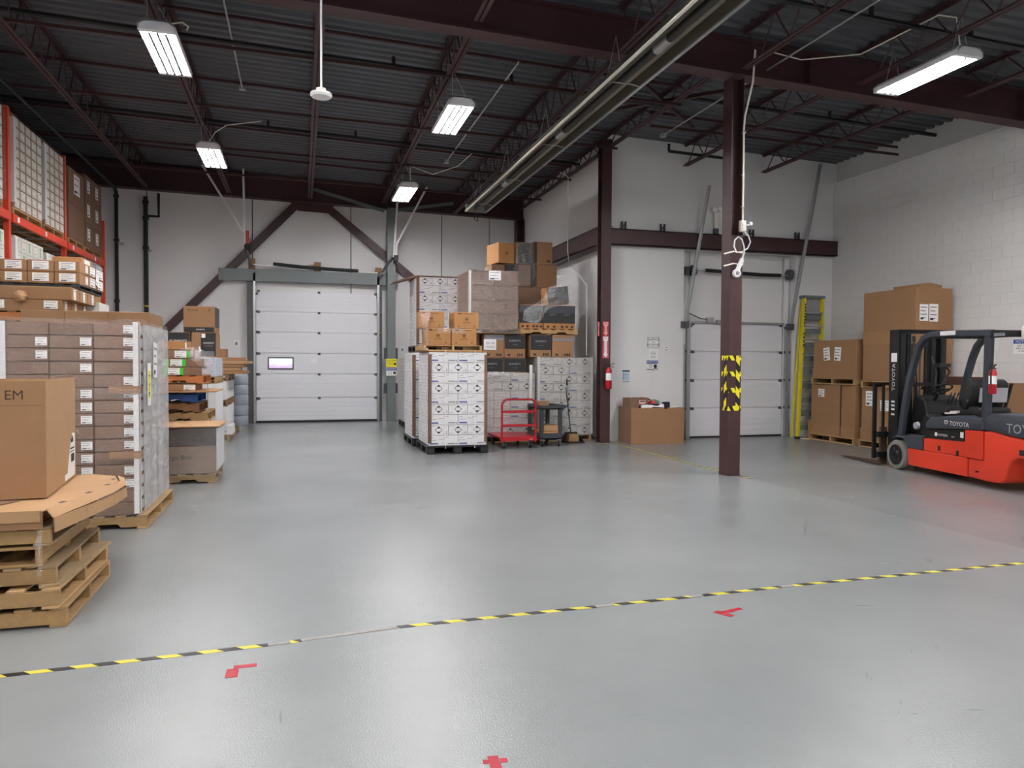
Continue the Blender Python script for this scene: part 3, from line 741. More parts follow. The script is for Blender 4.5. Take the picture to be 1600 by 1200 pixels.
MB().lathe([(0.055, -0.045), (0.06, -0.03), (0.06, 0)], (-0.045, -0.02, -0.40), 'y', 14).build('strip_end', WHITEM, e)
MB().lathe([(0.025, -0.012), (0.03, 0)], (-0.045, -0.065, -0.40), 'y', 12).build('outlet', INKG, e)
for z in (-0.11, -0.28): MB().bar((-0.24, -0.02, z - 0.02), (-0.09, -0.03, z + 0.02), 0.012, 0.02).bar((-0.09, -0.03, z + 0.02), (0.08, -0.03, z), 0.01, 0.012).build('cable_tie', CREAM, e)
e = E('emergency_lamp', 'small white twin emergency lamp on a stand above the wall beam', 'lamp', (8.57, 14.08, 4.38))
MB().box(-0.05, -0.02, 0, 0.05, 0.04, 0.14).build('stand', GREYDK, e)
MB().box(-0.045, -0.03, 0.14, 0.045, 0.03, 0.46).build('lamp_body', CREAM, e, bevel=0.01)
MB().lathe([(0.03, -0.09), (0.06, -0.06), (0.06, 0.02), (0.02, 0.05)], (-0.06, 0, 0.53), 'y', 12).lathe([(0.03, -0.09), (0.06, -0.06), (0.06, 0.02), (0.02, 0.05)], (0.07, 0, 0.56), 'y', 12).build('lamp_head', WHITEM, e)
# rope hanging along the side wall
e = E('hanging_cord', 'grey cord hanging down the side wall past the maroon beam', 'cord', (5.86, 15.9, 0))
MB().tube([(-0.2, 0.0, 5.95), (0, 0, 5.85), (0, 0, 4.2), (0.0, -0.1, 3.9), (0.08, -1.0, 3.3), (0.08, -1.0, 1.8)], 0.012, 6).build('cord_run', WHITEM, e)

# ================================================================== SIGNS
def panel(name, w, h, m, loc, rot, label, cat='sign', t=0.006):
    r = E(name, label, cat, loc, rot)
    MB().box(-w / 2, 0, -h / 2, w / 2, t, h / 2).build('sign_plate', m, r)
    return r
Yw = 14.15
s = panel('wall_sign', 0.27, 0.21, LABELW, (7.15, Yw, 2.07), 0, 'grey bordered shipping and receiving sign on the white partition wall')
for z0, z1, x0, x1 in ((0.095, 0.105, -.135, .135), (-.105, -.095, -.135, .135), (-.105, .105, -.135, -.122), (-.105, .105, .122, .135)):
    MB().box(x0, -0.002, z0, x1, 0, z1).build('border', INKG, s)
text('SHIPPING', 0.062, INKK, s, (0, -0.003, 0.052)); text('AND', 0.035, INKK, s, (0, -0.003, 0.0)); text('RECEIVING', 0.06, INKK, s, (0, -0.003, -0.055))
s = panel('wall_notice', 0.22, 0.24, LABELW, (7.16, Yw, 1.80), 0, 'plain white paper notice between two signs on partition wall', 'notice')
for k in range(5): MB().box(-0.07, -0.002, 0.06 - k * 0.03, 0.05, 0, 0.068 - k * 0.03).build('printed_line', INKG, s)
s = panel('wall_sign', 0.27, 0.21, LABELW, (7.13, Yw, 1.585), 0, 'small blue headed notice sign with a black symbol on partition wall')
MB().box(-.13, -0.002, 0.03, .13, 0, 0.10).build('heading_band', INKB, s)
text('NOTICE', 0.066, LABELW, s, (0, -0.004, 0.064)); text('WEAR', 0.035, INKK, s, (-0.04, -0.003, 0.0)); text('PPE', 0.035, INKK, s, (-0.04, -0.003, -0.04))
MB().lathe([(0.04, -0.003), (0.04, 0)], (0.07, 0, -0.02), 'y', 10).box(0.04, -0.003, -0.075, 0.12, 0, -0.06).build('symbol', INKK, s)
MB().box(-.13, -0.003, -0.095, .05, 0, -0.08).build('printed_line', INKK, s)
s = panel('wall_poster', 0.19, 0.26, LABELW, (6.53, Yw, 1.36), 0, 'pale blue list poster with a dark heading on partition wall', 'poster')
MB().box(-.085, -0.002, -0.09, .085, 0, 0.07).build('list_field', mat('pale_blue_print', '#bcd0e2', 0.5), s)
MB().box(-.085, -0.002, 0.085, .085, 0, 0.12).build('heading_band', mat('dark_blue_print', '#22405f', 0.5), s)
MB().box(-.06, -0.003, -0.085, -0.05, -0.001, 0.065).build('printed_line', INKK, s)
for k in range(5): MB().box(-.045, -0.003, 0.05 - 0.03 * k, 0.05, -0.001, 0.056 - 0.03 * k).build('printed_line', INKG, s)
MB().box(-.085, -0.002, -0.12, .085, 0, -0.105).build('printed_line', INKK, s)
e = E('wall_socket', 'small white socket plate on the partition wall beside the door', 'socket', (7.46, Yw - 0.005, 1.93))
MB().box(-0.045, 0, -0.06, 0.045, 0.01, 0.06).build('socket_plate', WHITEM, e, bevel=0.003)
for z in (-0.03, 0.02): MB().box(-0.02, -0.003, z, 0.02, 0.001, z + 0.02).build('outlet', INKG, e)
for xx, yy, zz, l in ((2.75, 20.74, 1.98, 'small white socket plate on the far wall right of the grey column'), (-1.62, 20.74, 2.1, 'small white socket plate on far wall left of the large door')):
    e = E('wall_socket', l, 'socket', (xx, yy, zz))
    MB().box(-0.07, 0, -0.09, 0.07, 0.01, 0.09).build('socket_plate', WHITEM, e, bevel=0.003); MB().box(-0.03, -0.003, -0.04, 0.03, 0.001, 0.04).build('outlet', INKG, e)
s = panel('column_sign', 0.29, 0.22, YELLOWL, (2.38, 20.165, 1.61), 0, 'yellow caution sign on the grey column beside the large door')
text('CAUTION', 0.06, INKK, s, (0, -0.004, 0.06)); text('BACKING', 0.04, INKK, s, (-0.03, -0.004, 0.0)); text('TRUCKS', 0.04, INKK, s, (-0.03, -0.004, -0.05))
MB().lathe([(0.035, -0.004), (0.035, 0)], (0.09, 0, -0.03), 'y', 8).build('symbol', INKK, s)
s = panel('column_sign', 0.29, 0.22, LABELW, (2.38, 20.165, 1.37), 0, 'white notice sign with blue heading below the yellow caution sign')
MB().box(-.14, -0.002, 0.03, .14, 0, 0.10).build('heading_band', INKB, s); text('NOTICE', 0.066, LABELW, s, (0, -0.004, 0.064))
text('CLOSE', 0.036, INKK, s, (-0.04, -0.003, -0.01)); text('DOOR', 0.036, INKK, s, (-0.04, -0.003, -0.06)); MB().lathe([(0.04, -0.004), (0.04, 0)], (0.08, 0, -0.03), 'y', 8).build('symbol', INKK, s)
s = panel('wall_sign', 0.32, 0.24, LABELW, (11.595, 9.52, 1.93), R(-90), 'white notice sign with blue heading on the block wall behind forklift')
MB().box(-.16, -0.002, 0.05, .16, 0, 0.12).build('heading_band', INKB, s); text('NOTICE', 0.066, LABELW, s, (0, -0.004, 0.085))
for k, t in enumerate(('KEEP THIS', 'AREA CLEAN', '& TIDY')): text(t, 0.04, INKK, s, (0, -0.003, 0.015 - 0.045 * k))
# fire arrows on the corner column
def arrow(w, h, loc, rot, mback, marrow, label):
    s = panel('fire_sign', w, h, mback, loc, rot, label)
    a = MB(); q = w / 2
    a.prism([(-q * .8, h / 2 - .01), (q * .8, h / 2 - .01), (q * .8, h / 2 - .07), (q * .4, h / 2 - .10), (q * .4, -h / 2 + .08), (q * .8, -h / 2 + .08), (0, -h / 2 + .01), (-q * .8, -h / 2 + .08), (-q * .4, -h / 2 + .08), (-q * .4, h / 2 - .10), (-q * .8, h / 2 - .07)], -0.003, 0.0, 'y')
    a.build('arrow', marrow, s)
    text('FIRE', w * 0.36, mback, s, (0, -0.005, h / 2 - 0.045))
    for k, ch in enumerate('EXTINGUISHER' if h > 0.35 else 'HOSE'):
        text(ch, 0.03, mback, s, (0, -0.005, h / 2 - 0.13 - k * ((h - 0.24) / 12 if h > 0.35 else 0.025)))
    return s
arrow(0.13, 0.30, (5.965, 13.913, 2.32), 0, REDS, PINKS, 'red fire arrow sign, upper one on front of the corner column')
arrow(0.13, 0.44, (5.965, 13.913, 1.95), 0, mat('pink_red_sign', '#c55f72', 0.45), LABELW, 'longer pinkish fire extinguisher arrow sign on the corner column')
arrow(0.10, 0.30, (5.853, 14.02, 2.32), R(-90), REDS, PINKS, 'red fire arrow sign on the left side of the corner column')
def extinguisher(loc, rz, h, label):
    r = E('fire_extinguisher', label, 'fire extinguisher', loc, rz)
    q = h / 0.5; rr = 0.062 * q
    MB().lathe([(rr * .8, 0), (rr, 0.02 * q), (rr, 0.36 * q), (rr * .75, 0.40 * q), (rr * .35, 0.43 * q)], (0, 0, 0), n=18).build('cylinder_body', RED, r, smooth=True)
    MB().lathe([(rr * 1.02, 0.17 * q), (rr * 1.02, 0.31 * q)], (0, 0, 0), n=18).build('white_label', LABELW, r, smooth=True)
    MB().box(-0.02 * q, -0.02 * q, 0.42 * q, 0.02 * q, 0.02 * q, 0.47 * q).bar((-0.01, 0, 0.46 * q), (0.12 * q, 0, 0.50 * q), 0.02, 0.012).bar((0, 0, 0.44 * q), (0.11 * q, 0, 0.43 * q), 0.02, 0.01).build('valve_handle', BLACK, r)
    MB().tube([(-0.03 * q, 0, 0.43 * q), (-0.07 * q, 0, 0.36 * q), (-0.072 * q, 0, 0.15 * q)], 0.012 * q, 6).build('hose', BLACK, r)
    return r
extinguisher((6.0, 13.83, 1.10), 0, 0.52, 'red fire extinguisher with white label hung on the corner column')
MB().box(5.94, 13.80, 1.18, 6.06, 13.915, 1.20).build('extinguisher_bracket', GREYDK, label='thin dark bracket holding the extinguisher to the corner column', cat='bracket')

# ================================================================== FLOOR TAPE
def floor_strip(parent, name, p, q, w, m, z=0.0015):
    p = Vector((*p, 0)); q = Vector((*q, 0)); d = (q - p).normalized(); a = Vector((-d.y, d.x, 0)) * w / 2
    b = MB(); zz = Vector((0, 0, z))
    b.add([p - a, q - a, q + a, p + a, p - a + zz, q - a + zz, q + a + zz, p + a + zz], [(0, 3, 2, 1), (4, 5, 6, 7), (0, 1, 5, 4), (1, 2, 6, 5), (2, 3, 7, 6), (3, 0, 4, 7)])
    return b.build(name, m, parent)
e = E('hazard_floor_tape', 'worn black and yellow hazard tape across the floor in front', 'floor tape', (0, 0, 0.0005))
P = [(-2.6, 4.21), (-0.18, 4.362), (-0.06, 4.372), (0.0, 4.385), (0.56, 4.452), (1.87, 4.492), (2.0, 4.495), (2.58, 4.512), (2.68, 4.516), (3.33, 4.548), (3.44, 4.552), (6.6, 4.60)]
for i, m in enumerate((HAZ_F, WORN, HAZ_F, WORN, HAZ_F, WORN, HAZ_F, WORN, HAZ_F, WORN, HAZ_F)): floor_strip(e, 'worn_strip' if m is WORN else 'tape_strip', P[i], P[i + 1], 0.046 if m is not WORN else 0.04, m)
e = E('hazard_floor_tape', 'thin black and yellow hazard tape on floor between the two columns', 'floor tape', (0, 0, 0.0005))
floor_strip(e, 'tape_strip', (6.09, 13.8), (6.07, 9.62), 0.05, HAZ_Y); floor_strip(e, 'tape_strip', (6.09, 9.27), (6.10, 9.02), 0.05, HAZ_Y)
floor_strip(e, 'tape_strip', (5.72, 13.80), (6.10, 13.84), 0.05, HAZ_Y)
e = E('floor_mark', 'red L shaped floor mark just in front of the tape, left of centre', 'floor mark', (0, 0, 0.0005))
floor_strip(e, 'mark_strip', (-0.34, 4.085), (-0.226, 4.088), 0.04, REDF); floor_strip(e, 'mark_strip', (-0.342, 4.066), (-0.342, 3.955), 0.06, REDF)
e = E('floor_mark', 'red L shaped floor mark in front of the tape, right of centre', 'floor mark', (0, 0, 0.0005))
floor_strip(e, 'mark_strip', (2.585, 4.20), (2.64, 4.09), 0.05, REDF); floor_strip(e, 'mark_strip', (2.635, 4.17), (2.78, 4.21), 0.04, REDF)
e = E('floor_mark', 'red floor mark at the very bottom edge, nearest the viewer', 'floor mark', (0, 0, 0.0005))
floor_strip(e, 'mark_strip', (0.748, 2.874), (0.738, 2.74), 0.045, REDF); floor_strip(e, 'mark_strip', (0.70, 2.838), (0.726, 2.835), 0.03, REDF); floor_strip(e, 'mark_strip', (0.77, 2.832), (0.80, 2.828), 0.03, REDF)
# worn scuff patches of the floor paint
SCUFF = mat('bare_scuffed_floor', '#63686a', 0.6, var=0.25, scale=20)
def scuff(x, y, l, w, a):
    n = 14; pts = []
    for k in range(n):
        t = 2 * math.pi * k / n; rr = 0.55 + 0.45 * random.random()
        u_, v_ = l / 2 * math.cos(t) * rr, w * 0.3 * math.sin(t) * rr
        pts.append((x + u_ * math.cos(a) - v_ * math.sin(a), y + u_ * math.sin(a) + v_ * math.cos(a)))
    MB().prism(pts, 0.0, 0.0012, 'z').build('scuff_mark', SCUFF, fl_obj)
for a in ((4.55, 4.86, 0.188, 0.104, -0.26), (4.73, 4.85, 0.157, 0.071, -0.26), (4.98, 4.86, 0.161, 0.094, 0.78), (4.39, 4.84, 0.104, 0.05, -0.26), (4.2, 4.85, 0.102, 0.033, -0.26), (5.71, 7.46, 0.262, 0.107, -0.25), (4.77, 6.15, 0.802, 0.05, 0.91), (4.6, 5.83, 0.447, 0.029, 0.91), (2.44, 3.51, 0.048, 0.023, 0.98), (2.37, 3.5, 0.028, 0.02, 0.96), (2.81, 3.12, 0.14, 0.027, 0.85), (2.8, 3.08, 0.069, 0.02, 0.84), (2.74, 2.82, 0.076, 0.02, 0.81), (2.65, 2.74, 0.035, 0.02, 0.81), (2.71, 2.71, 0.035, 0.023, -0.26), (3.0, 2.67, 0.102, 0.02, -0.27), (3.61, 4.05, 0.129, 0.023, -0.26), (3.7, 4.06, 0.089, 0.021, 0.83), (3.47, 3.33, 0.088, 0.041, 0.77), (4.59, 4.4, 0.058, 0.023, 0.76), (3.3, 3.33, 0.149, 0.02, 0.79), (-0.09, 3.45, 0.19, 0.02, 1.6)): scuff(*a)

# ================================================================== PALLETS, CARTONS, FILM
def wood_pallet(label, x, y, z, w, d, h=0.135, along='y', ma=None, mb=None, rz=0.0, group=None, gaps=6, notch=True):
    """along = direction of the three stringers"""
    r = E('wooden_pallet', label, 'pallet', (x, y, z), rz, group)
    sx, sy = (w, d) if along == 'y' else (d, w)            # sx across the stringers, sy along them
    ma = ma or WOOD; mb = mb or WOOD_Y
    mboard, mstr = (ma, mb) if along == 'y' else (mb, ma)
    rot = (0, 0, 0) if along == 'y' else (0, 0, R(90))
    t = 0.018; sh = h - 2 * t
    bwid = 0.095
    board = boxmesh(sx, bwid, t, mboard, 0.003)
    q = [(-sy / 2, 0), (-sy / 2, sh), (sy / 2, sh), (sy / 2, 0)]
    for a in (0.22, -0.22):
        c = a * sy
        q = q + ([(c + 0.11, 0), (c + 0.085, 0.032), (c - 0.085, 0.032), (c - 0.11, 0)] if sh > 0.07 and notch else [])
    key = ('str', notch, round(sy, 3), round(sh, 3), mstr.name)
    if key not in _bx: _bx[key] = MB().prism(q, -0.02, 0.02, 'x').mesh('stringer', mstr, 0.003)
    for s in (-1, 0, 1): O('stringer', _bx[key], r, Vector((s * (sx / 2 - 0.022), 0, t)) if along == 'y' else Vector((0, s * (sx / 2 - 0.022), t)), rot)
    for k in range(gaps + 1):
        p = -sy / 2 + bwid / 2 + k * (sy - bwid) / gaps
        O('deck_board', board, r, (0, p, h - t) if along == 'y' else (p, 0, h - t), rot)
    for p in (-sy / 2 + bwid / 2, 0, sy / 2 - bwid / 2):
        O('bottom_board', board, r, (0, p, 0) if along == 'y' else (p, 0, 0), rot)
    return r
def black_pallet(label, x, y, z, w, d, h=0.15):
    r = E('plastic_pallet', label, 'pallet', (x, y, z))
    MB().box(-w / 2, -d / 2, h - 0.03, w / 2, d / 2, h).build('deck', BLACKP, r, bevel=0.005)
    blk = boxmesh(0.14, 0.14, h - 0.05, BLACKP, 0.006)
    for i in (-1, 0, 1):
        for j in (-1, 0, 1): O('foot_block', blk, r, (i * (w / 2 - 0.075), j * (d / 2 - 0.075), 0.02))
    for i in (-1, 0, 1): MB().box(i * (w / 2 - 0.075) - 0.06, -d / 2, 0, i * (w / 2 - 0.075) + 0.06, d / 2, 0.02).build('skid', BLACKP, r)
    return r
_st = {}
def sticker(parent, w, h, loc, rot=FRONT, lines=3, m=None, name='shipping_label'):
    k = (round(w, 3), round(h, 3), lines, (m or LABELW).name)
    if k not in _st:
        b = MB().box(-w / 2, -h / 2, 0, w / 2, h / 2, 0.0015)
        for i in range(lines):
            yy = h * (0.32 - 0.64 * i / max(1, lines - 1)) if lines > 1 else 0
            b.box(-w * 0.4, yy - h * 0.03, 0.0015, w * (0.35 - 0.18 * (i % 2)), yy + h * 0.03, 0.002, 1)
        if lines > 2: b.box(-w * .4, -h * .42, 0.0015, -w * .05, -h * .30, 0.0021, 2)
        _st[k] = b.mesh('shipping_label', [m or LABELW, INKG, INKK])
    return O(name, _st[k], parent, loc, rot)
def carton(label, x, y, z, w, d, h, m, rz=0.0, group=None, tape=True, cat='carton', name='carton', bevel=0.006, gap=0.004):
    """closed carton; x, y = centre, z = underside"""
    r = O(name, boxmesh(w - gap, d - gap, h - gap + 0.001, m, bevel), None, (x, y, z), (0, 0, rz), label, cat, group)
    if tape:
        k = ('tp', round(w, 3), round(d, 3), round(h, 3))
        if k not in _bx:
            tb = MB().box(-w / 2 + .01, -0.025, h - 0.003, w / 2 - .01, 0.025, h - 0.0015)
            tb.box(-w / 2 + .01, -0.002, h - 0.0015, w / 2 - .01, 0.002, h - 0.001, 1)
            _bx[k] = tb.mesh('tape_strip', [TAPEM, INKBR])
        O('tape_strip', _bx[k], r)
    return r
def post(label, x, y, z, h, m, s=0.05, sx=1, sy=1, t=0.006, rz=0):
    """L shaped edge guard; the corner sits at x, y and the legs run along +sx x and +sy y"""
    b = MB().box(min(0, sx * s), min(0, sy * t), 0, max(0, sx * s), max(0, sy * t), h).box(min(0, sx * t), min(0, sy * s), 0, max(0, sx * t), max(0, sy * s), h)
    return b.build('edge_guard', m, loc=(x, y, z), rot=(0, 0, rz), label=label, cat='edge guard')
def wrap(label, x0, y0, x1, y1, z0, z1, m, jag=0.012, top=False, seed=1, sides='flrb'):
    """film sleeve pulled round a load"""
    rnd = random.Random(seed)
    e = 0.012; x0 -= e; y0 -= e; x1 += e; y1 += e
    nz = max(4, int((z1 - z0) / 0.12)); per = []
    def seg(a, b, n): return [(a[0] + (b[0] - a[0]) * k / n, a[1] + (b[1] - a[1]) * k / n) for k in range(n)]
    n1 = max(3, int((x1 - x0) / 0.13)); n2 = max(3, int((y1 - y0) / 0.13))
    pts = seg((x0, y0), (x1, y0), n1) + seg((x1, y0), (x1, y1), n2) + seg((x1, y1), (x0, y1), n1) + seg((x0, y1), (x0, y0), n2)
    cx, cy = (x0 + x1) / 2, (y0 + y1) / 2
    b = MB(); vs = []
    for i in range(nz + 1):
        z = z0 + (z1 - z0) * i / nz
        for p in pts:
            dx, dy = p[0] - cx, p[1] - cy; L = math.hypot(dx, dy)
            j = rnd.uniform(0, jag)
            zz = z + (rnd.uniform(-0.02, 0.02) if i in (0, nz) else rnd.uniform(-0.03, 0.03) * (z1 - z0) / nz)
            vs.append((p[0] + dx / L * j - cx, p[1] + dy / L * j - cy, zz - z0))
    n = len(pts); fs = []
    for i in range(nz):
        for k in range(n):
            k2 = (k + 1) % n; fs.append((i * n + k, i * n + k2, (i + 1) * n + k2, (i + 1) * n + k))
    if top:
        vs.append((0, 0, z1 - z0 + 0.01)); c = len(vs) - 1
        for k in range(n): fs.append((nz * n + k, nz * n + (k + 1) % n, c))
    b.add(vs, fs)
    return b.build('stretch_film', m, loc=(cx, cy, z0), smooth=True, label=label, cat='stretch film')
def sheet(label, rows_, m, name='plastic_sheet', cat='plastic sheet', sub_=4, amp=0.018, seed=None):
    """draped film given as rows of points, refined and crumpled"""
    rnd = random.Random(seed if seed is not None else len(label))
    R_ = [[Vector(p) for p in r_] for r_ in rows_]
    def up(a): 
        o = []
        for i in range(len(a) - 1):
            for k in range(sub_): o.append(a[i].lerp(a[i + 1], k / sub_))
        return o + [a[-1]]
    R_ = [up(r_) for r_ in R_]
    cols_ = [up([r_[k] for r_ in R_]) for k in range(len(R_[0]))]
    R_ = [[c[i] for c in cols_] for i in range(len(cols_[0]))]
    n = len(R_[0]); fold = [rnd.uniform(-1, 1) for _ in range(n)]
    vs = []
    for i, r_ in enumerate(R_):
        for k, p in enumerate(r_):
            f = fold[(k + i // 3) % n]
            vs.append(p + Vector((rnd.uniform(-.4, .4) * amp, -abs(f) * amp - rnd.uniform(0, .5) * amp, rnd.uniform(-.4, .4) * amp)))
    fs = []
    for i in range(len(R_) - 1):
        for k in range(n - 1):
            q = (i * n + k, i * n + k + 1, (i + 1) * n + k + 1, (i + 1) * n + k)
            fs += [(q[0], q[1], q[2]), (q[0], q[2], q[3])] if (i + k) % 2 else [(q[0], q[1], q[3]), (q[1], q[2], q[3])]
    b = MB(); b.add(vs, fs)
    return b.build(name, m, label=label, cat=cat)

# ------------------------------------------------------------------ near pallet stack, bottom left
yc, dd = 5.535, 1.11
G = 'stack of wooden pallets at the near left'
wood_pallet('lowest wooden pallet of the near left stack, resting on floor', -1.365 - 0.6, yc, 0.0, 1.2, dd, 0.122, 'x', rz=R(0.5), group=G, notch=False)
wood_pallet('second lowest wooden pallet of the near left stack', -1.385 - 0.6, yc - 0.02, 0.123, 1.2, dd, 0.122, 'x', group=G, notch=False, rz=R(-0.6))
wood_pallet('third wooden pallet up in the near left stack, slightly set back', -1.43 - 0.6, yc + 0.01, 0.246, 1.2, dd, 0.122, 'x', mb=WOOD_G, group=G, notch=False, rz=R(1.2))
wood_pallet('fourth wooden pallet up in near left stack, showing block ends', -1.50 - 0.6, yc + 0.02, 0.369, 1.2, dd, 0.122, 'y', group=G, notch=False, rz=R(1.0))
wood_pallet('topmost wooden pallet of near left stack under the cardboard tray', -1.42 - 0.6, yc + 0.02, 0.492, 1.15, dd, 0.118, 'x', mb=WOOD_G, group=G, notch=False)
# loose cracked boards and film remains
b = MB().prism([(-1.50, 4.97), (-1.40, 4.99), (-1.37, 5.4), (-1.40, 5.75), (-1.36, 6.10), (-1.44, 6.12), (-1.49, 5.7), (-1.45, 5.3)], 0.246, 0.262, 'z')
b.build('loose_board', WOOD_G, label='split wavy edged plank lying between the near left pallets', cat='plank')
sheet('wisp of torn clear film hanging on the near pallet stack', [[(-1.50, 4.93, 0.60), (-1.46, 4.93, 0.61)], [(-1.49, 4.92, 0.45), (-1.47, 4.925, 0.46)], [(-1.50, 4.93, 0.34), (-1.47, 4.93, 0.33)]], FILM_H, 'torn_film', 'torn film')
# cardboard tray on the pallets
tr = E('cardboard_tray', 'flat upturned cardboard lid with slots lying on near pallet stack', 'cardboard tray', (0, 0, 0.61))
top = [(-2.75, 4.95), (-1.47, 4.95), (-1.38, 5.35), (-1.31, 5.75), (-1.30, 6.05), (-1.38, 6.32), (-1.56, 6.46), (-2.75, 6.46)]
MB().prism(top, 0.098, 0.108, 'z').build('top_sheet', KRAFT_L, tr, bevel=0.002)
MB().box(-2.75, 4.935, 0.0, -1.47, 4.948, 0.105).build('front_wall', KRAFT, tr)
MB().box(-2.2, 4.922, 0.045, -1.48, 4.934, 0.112).build('folded_flap', KRAFT_L, tr)
fl_ = MB()
ed = [(-1.455, 4.97), (-1.37, 5.33), (-1.30, 5.73), (-1.285, 6.05), (-1.36, 6.33), (-1.55, 6.475)]
dz = [0.0, 0.01, 0.015, 0.02, 0.03, 0.03]
for i in range(len(ed) - 1):
    (xa, ya), (xb, yb) = ed[i], ed[i + 1]
    o1, o2 = 0.055, 0.055
    nx, ny = (yb - ya), -(xb - xa); L_ = math.hypot(nx, ny); nx /= L_; ny /= L_
    for (t0, t1, z0_, z1_) in ((0, 0.04, 0.108, 0.06), (0.04, 0.045, 0.06, -0.03)):
        fl_.add([(xa + nx * t0, ya + ny * t0, z0_), (xb + nx * t0, yb + ny * t0, z0_), (xb + nx * t1, yb + ny * t1, z1_ + dz[i + 1]), (xa + nx * t1, ya + ny * t1, z1_ + dz[i]),
                 (xa + nx * t0 - .006, ya + ny * t0, z0_), (xb + nx * t0 - .006, yb + ny * t0, z0_), (xb + nx * t1 - .006, yb + ny * t1, z1_ + dz[i + 1]), (xa + nx * t1 - .006, ya + ny * t1, z1_ + dz[i])],
                [(0, 1, 2, 3), (7, 6, 5, 4), (0, 4, 5, 1), (2, 6, 7, 3)])
fl_.build('side_flap', KRAFT_L, tr)
for (xx, yy, a) in ((-1.44, 5.22, 78), (-1.375, 5.56, 80), (-1.335, 5.88, 84), (-1.355, 6.15, 110)):
    MB().box(-0.028, -0.013, 0.108, 0.028, 0.013, 0.1095).build('slot', INKK, tr, (xx, yy, 0), (0, 0, R(a)))
MB().prism([(-2.9, 4.96), (-1.86, 4.98), (-1.70, 5.30), (-2.9, 5.30)], 0.110, 0.116, 'z').build('loose_flap', KRAFT_D, tr)
# open EM carton
em = E('open_carton', 'large open brown carton marked EM standing on the near pallets', 'carton', (-1.565, 5.345, 0.728), R(5.5))
W_, D_, H_ = 1.05, 1.03, 0.752
MB().box(-W_, 0, 0, 0, 0.008, H_ - 0.004).build('front_side', KRAFT_D if False else KRAFT, em)
MB().box(-0.008, 0.008, 0, 0, D_, H_).build('right_side', KRAFT_L, em)
MB().box(-W_, D_ - 0.008, 0, -0.008, D_, H_ - 0.01).build('rear_side', KRAFT, em)
MB().box(-W_, 0.008, 0, -W_ + 0.008, D_ - 0.008, H_).build('left_side', KRAFT, em)
MB().box(-W_ + 0.008, 0.008, 0, -0.008, D_ - 0.008, 0.01).build('bottom_sheet', KRAFT, em)
rg = MB(); rnd = random.Random(3)
for k in range(20):
    xa = -W_ + k * W_ / 20; ha = rnd.uniform(0.002, 0.02)
    rg.box(xa, 0.001, H_ - 0.006, xa + W_ / 20, 0.007, H_ + ha - 0.006)
rg.build('torn_edge', KRAFT_L, em)
MB().box(-0.30, -0.0015, H_ - 0.16, -0.02, 0.0, H_ - 0.155).box(-0.30, -0.0015, H_ - 0.16, -0.296, 0, H_ - 0.02).build('ink_line', KRAFT_D, em)
text('EM', 0.085, INKBR, em, (-0.17, -0.002, H_ - 0.095))
lb = MB().prism([(0.72, 0.10), (0.985, 0.10), (0.985, 0.33), (0.88, 0.34), (0.80, 0.24)], 0.0005, 0.002, 'x'); lb.build('paper_label', LABELW, em)
MB().prism([(0.60, 0.015), (0.98, 0.015), (0.98, 0.10), (0.72, 0.10), (0.70, 0.06), (0.60, 0.055)], 0.0005, 0.002, 'x').build('paper_label', LABELW, em)
pb = MB()
for (ya, yb, za, zb) in ((0.83, 0.92, 0.27, 0.30), (0.80, 0.96, 0.22, 0.232), (0.78, 0.95, 0.20, 0.207), (0.83, 0.95, 0.125, 0.185), (0.86, 0.90, 0.30, 0.32)): pb.box(0.002, ya, za, 0.003, yb, zb)
pb.build('printed_lines', INKK, em)

# ------------------------------------------------------------------ tall brown stack behind it
wood_pallet('wooden pallet under the tall stack of flat brown cartons', -2.03, 8.51, 0.0, 1.22, 1.50, 0.132, 'x', group=None)
cw, cd, chh = 0.367, 0.3575, 0.1225
cols = ('left', 'middle', 'right')
LB = {0: (2,), 1: (0, 1, 2), 2: (0, 1, 2), 3: (1,), 4: (2,), 5: (1, 2), 6: (1, 2), 7: (1, 2), 8: (2,), 9: (1, 2), 10: (1,), 11: (1, 2), 12: (2,), 13: (), 14: ()}
for i in range(15):
    z = 0.134 + (14 - i) * 0.1225
    for c in range(3):
        o = carton('flat brown carton, %s, front %s column of the tall brown stack' % (rowname(i, 15), cols[c]), -2.61 + cw * (c + 0.5), 7.77 + cd / 2, z, cw, cd, chh, KRAFT_D, group='flat brown cartons of the tall stack', tape=(i == 0), name='flat_carton', gap=0.007)
        if c in LB[i]: sticker(o, 0.095, 0.075, (cw / 2 - 0.06, -cd / 2 + 0.001, 0.062))
        if c == 2: sticker(o, 0.24, 0.085, (cw / 2 - 0.001, 0.02, 0.062), RIGHT, 2, CARTG)
    for k in range(1, 4):
        o = carton('flat brown carton, %s, right side, %s back, tall brown stack' % (rowname(i, 15), ('', 'second', 'third', 'last')[k]), -2.61 + cw * 2.5, 7.77 + cd * (k + 0.5), z, cw, cd, chh, KRAFT_D, group='flat brown cartons of the tall stack', tape=(i == 0), name='flat_carton', gap=0.007)
        sticker(o, 0.24, 0.085, (cw / 2 - 0.001, 0.0, 0.062), RIGHT, 2, CARTG)
    if i == 0:
        for c in range(2):
            for k in range(1, 4):
                carton('flat brown carton on top of tall stack, %s row back, %s column' % (('', 'second', 'third', 'rear')[k], cols[c]), -2.61 + cw * (c + 0.5), 7.77 + cd * (k + 0.5), z, cw, cd, chh, KRAFT_D, group='flat brown cartons of the tall stack', name='flat_carton', gap=0.007)
    elif i == 14 or True:
        pass
MB().box(-2.60, 8.14, 0.134, -1.885, 9.19, 1.845).build('inner_load', KRAFT_D, label='inner block of brown cartons enclosed in the tall stack', cat='carton block')
GW = mat('white_guard_board', '#e6e6e4', 0.5)
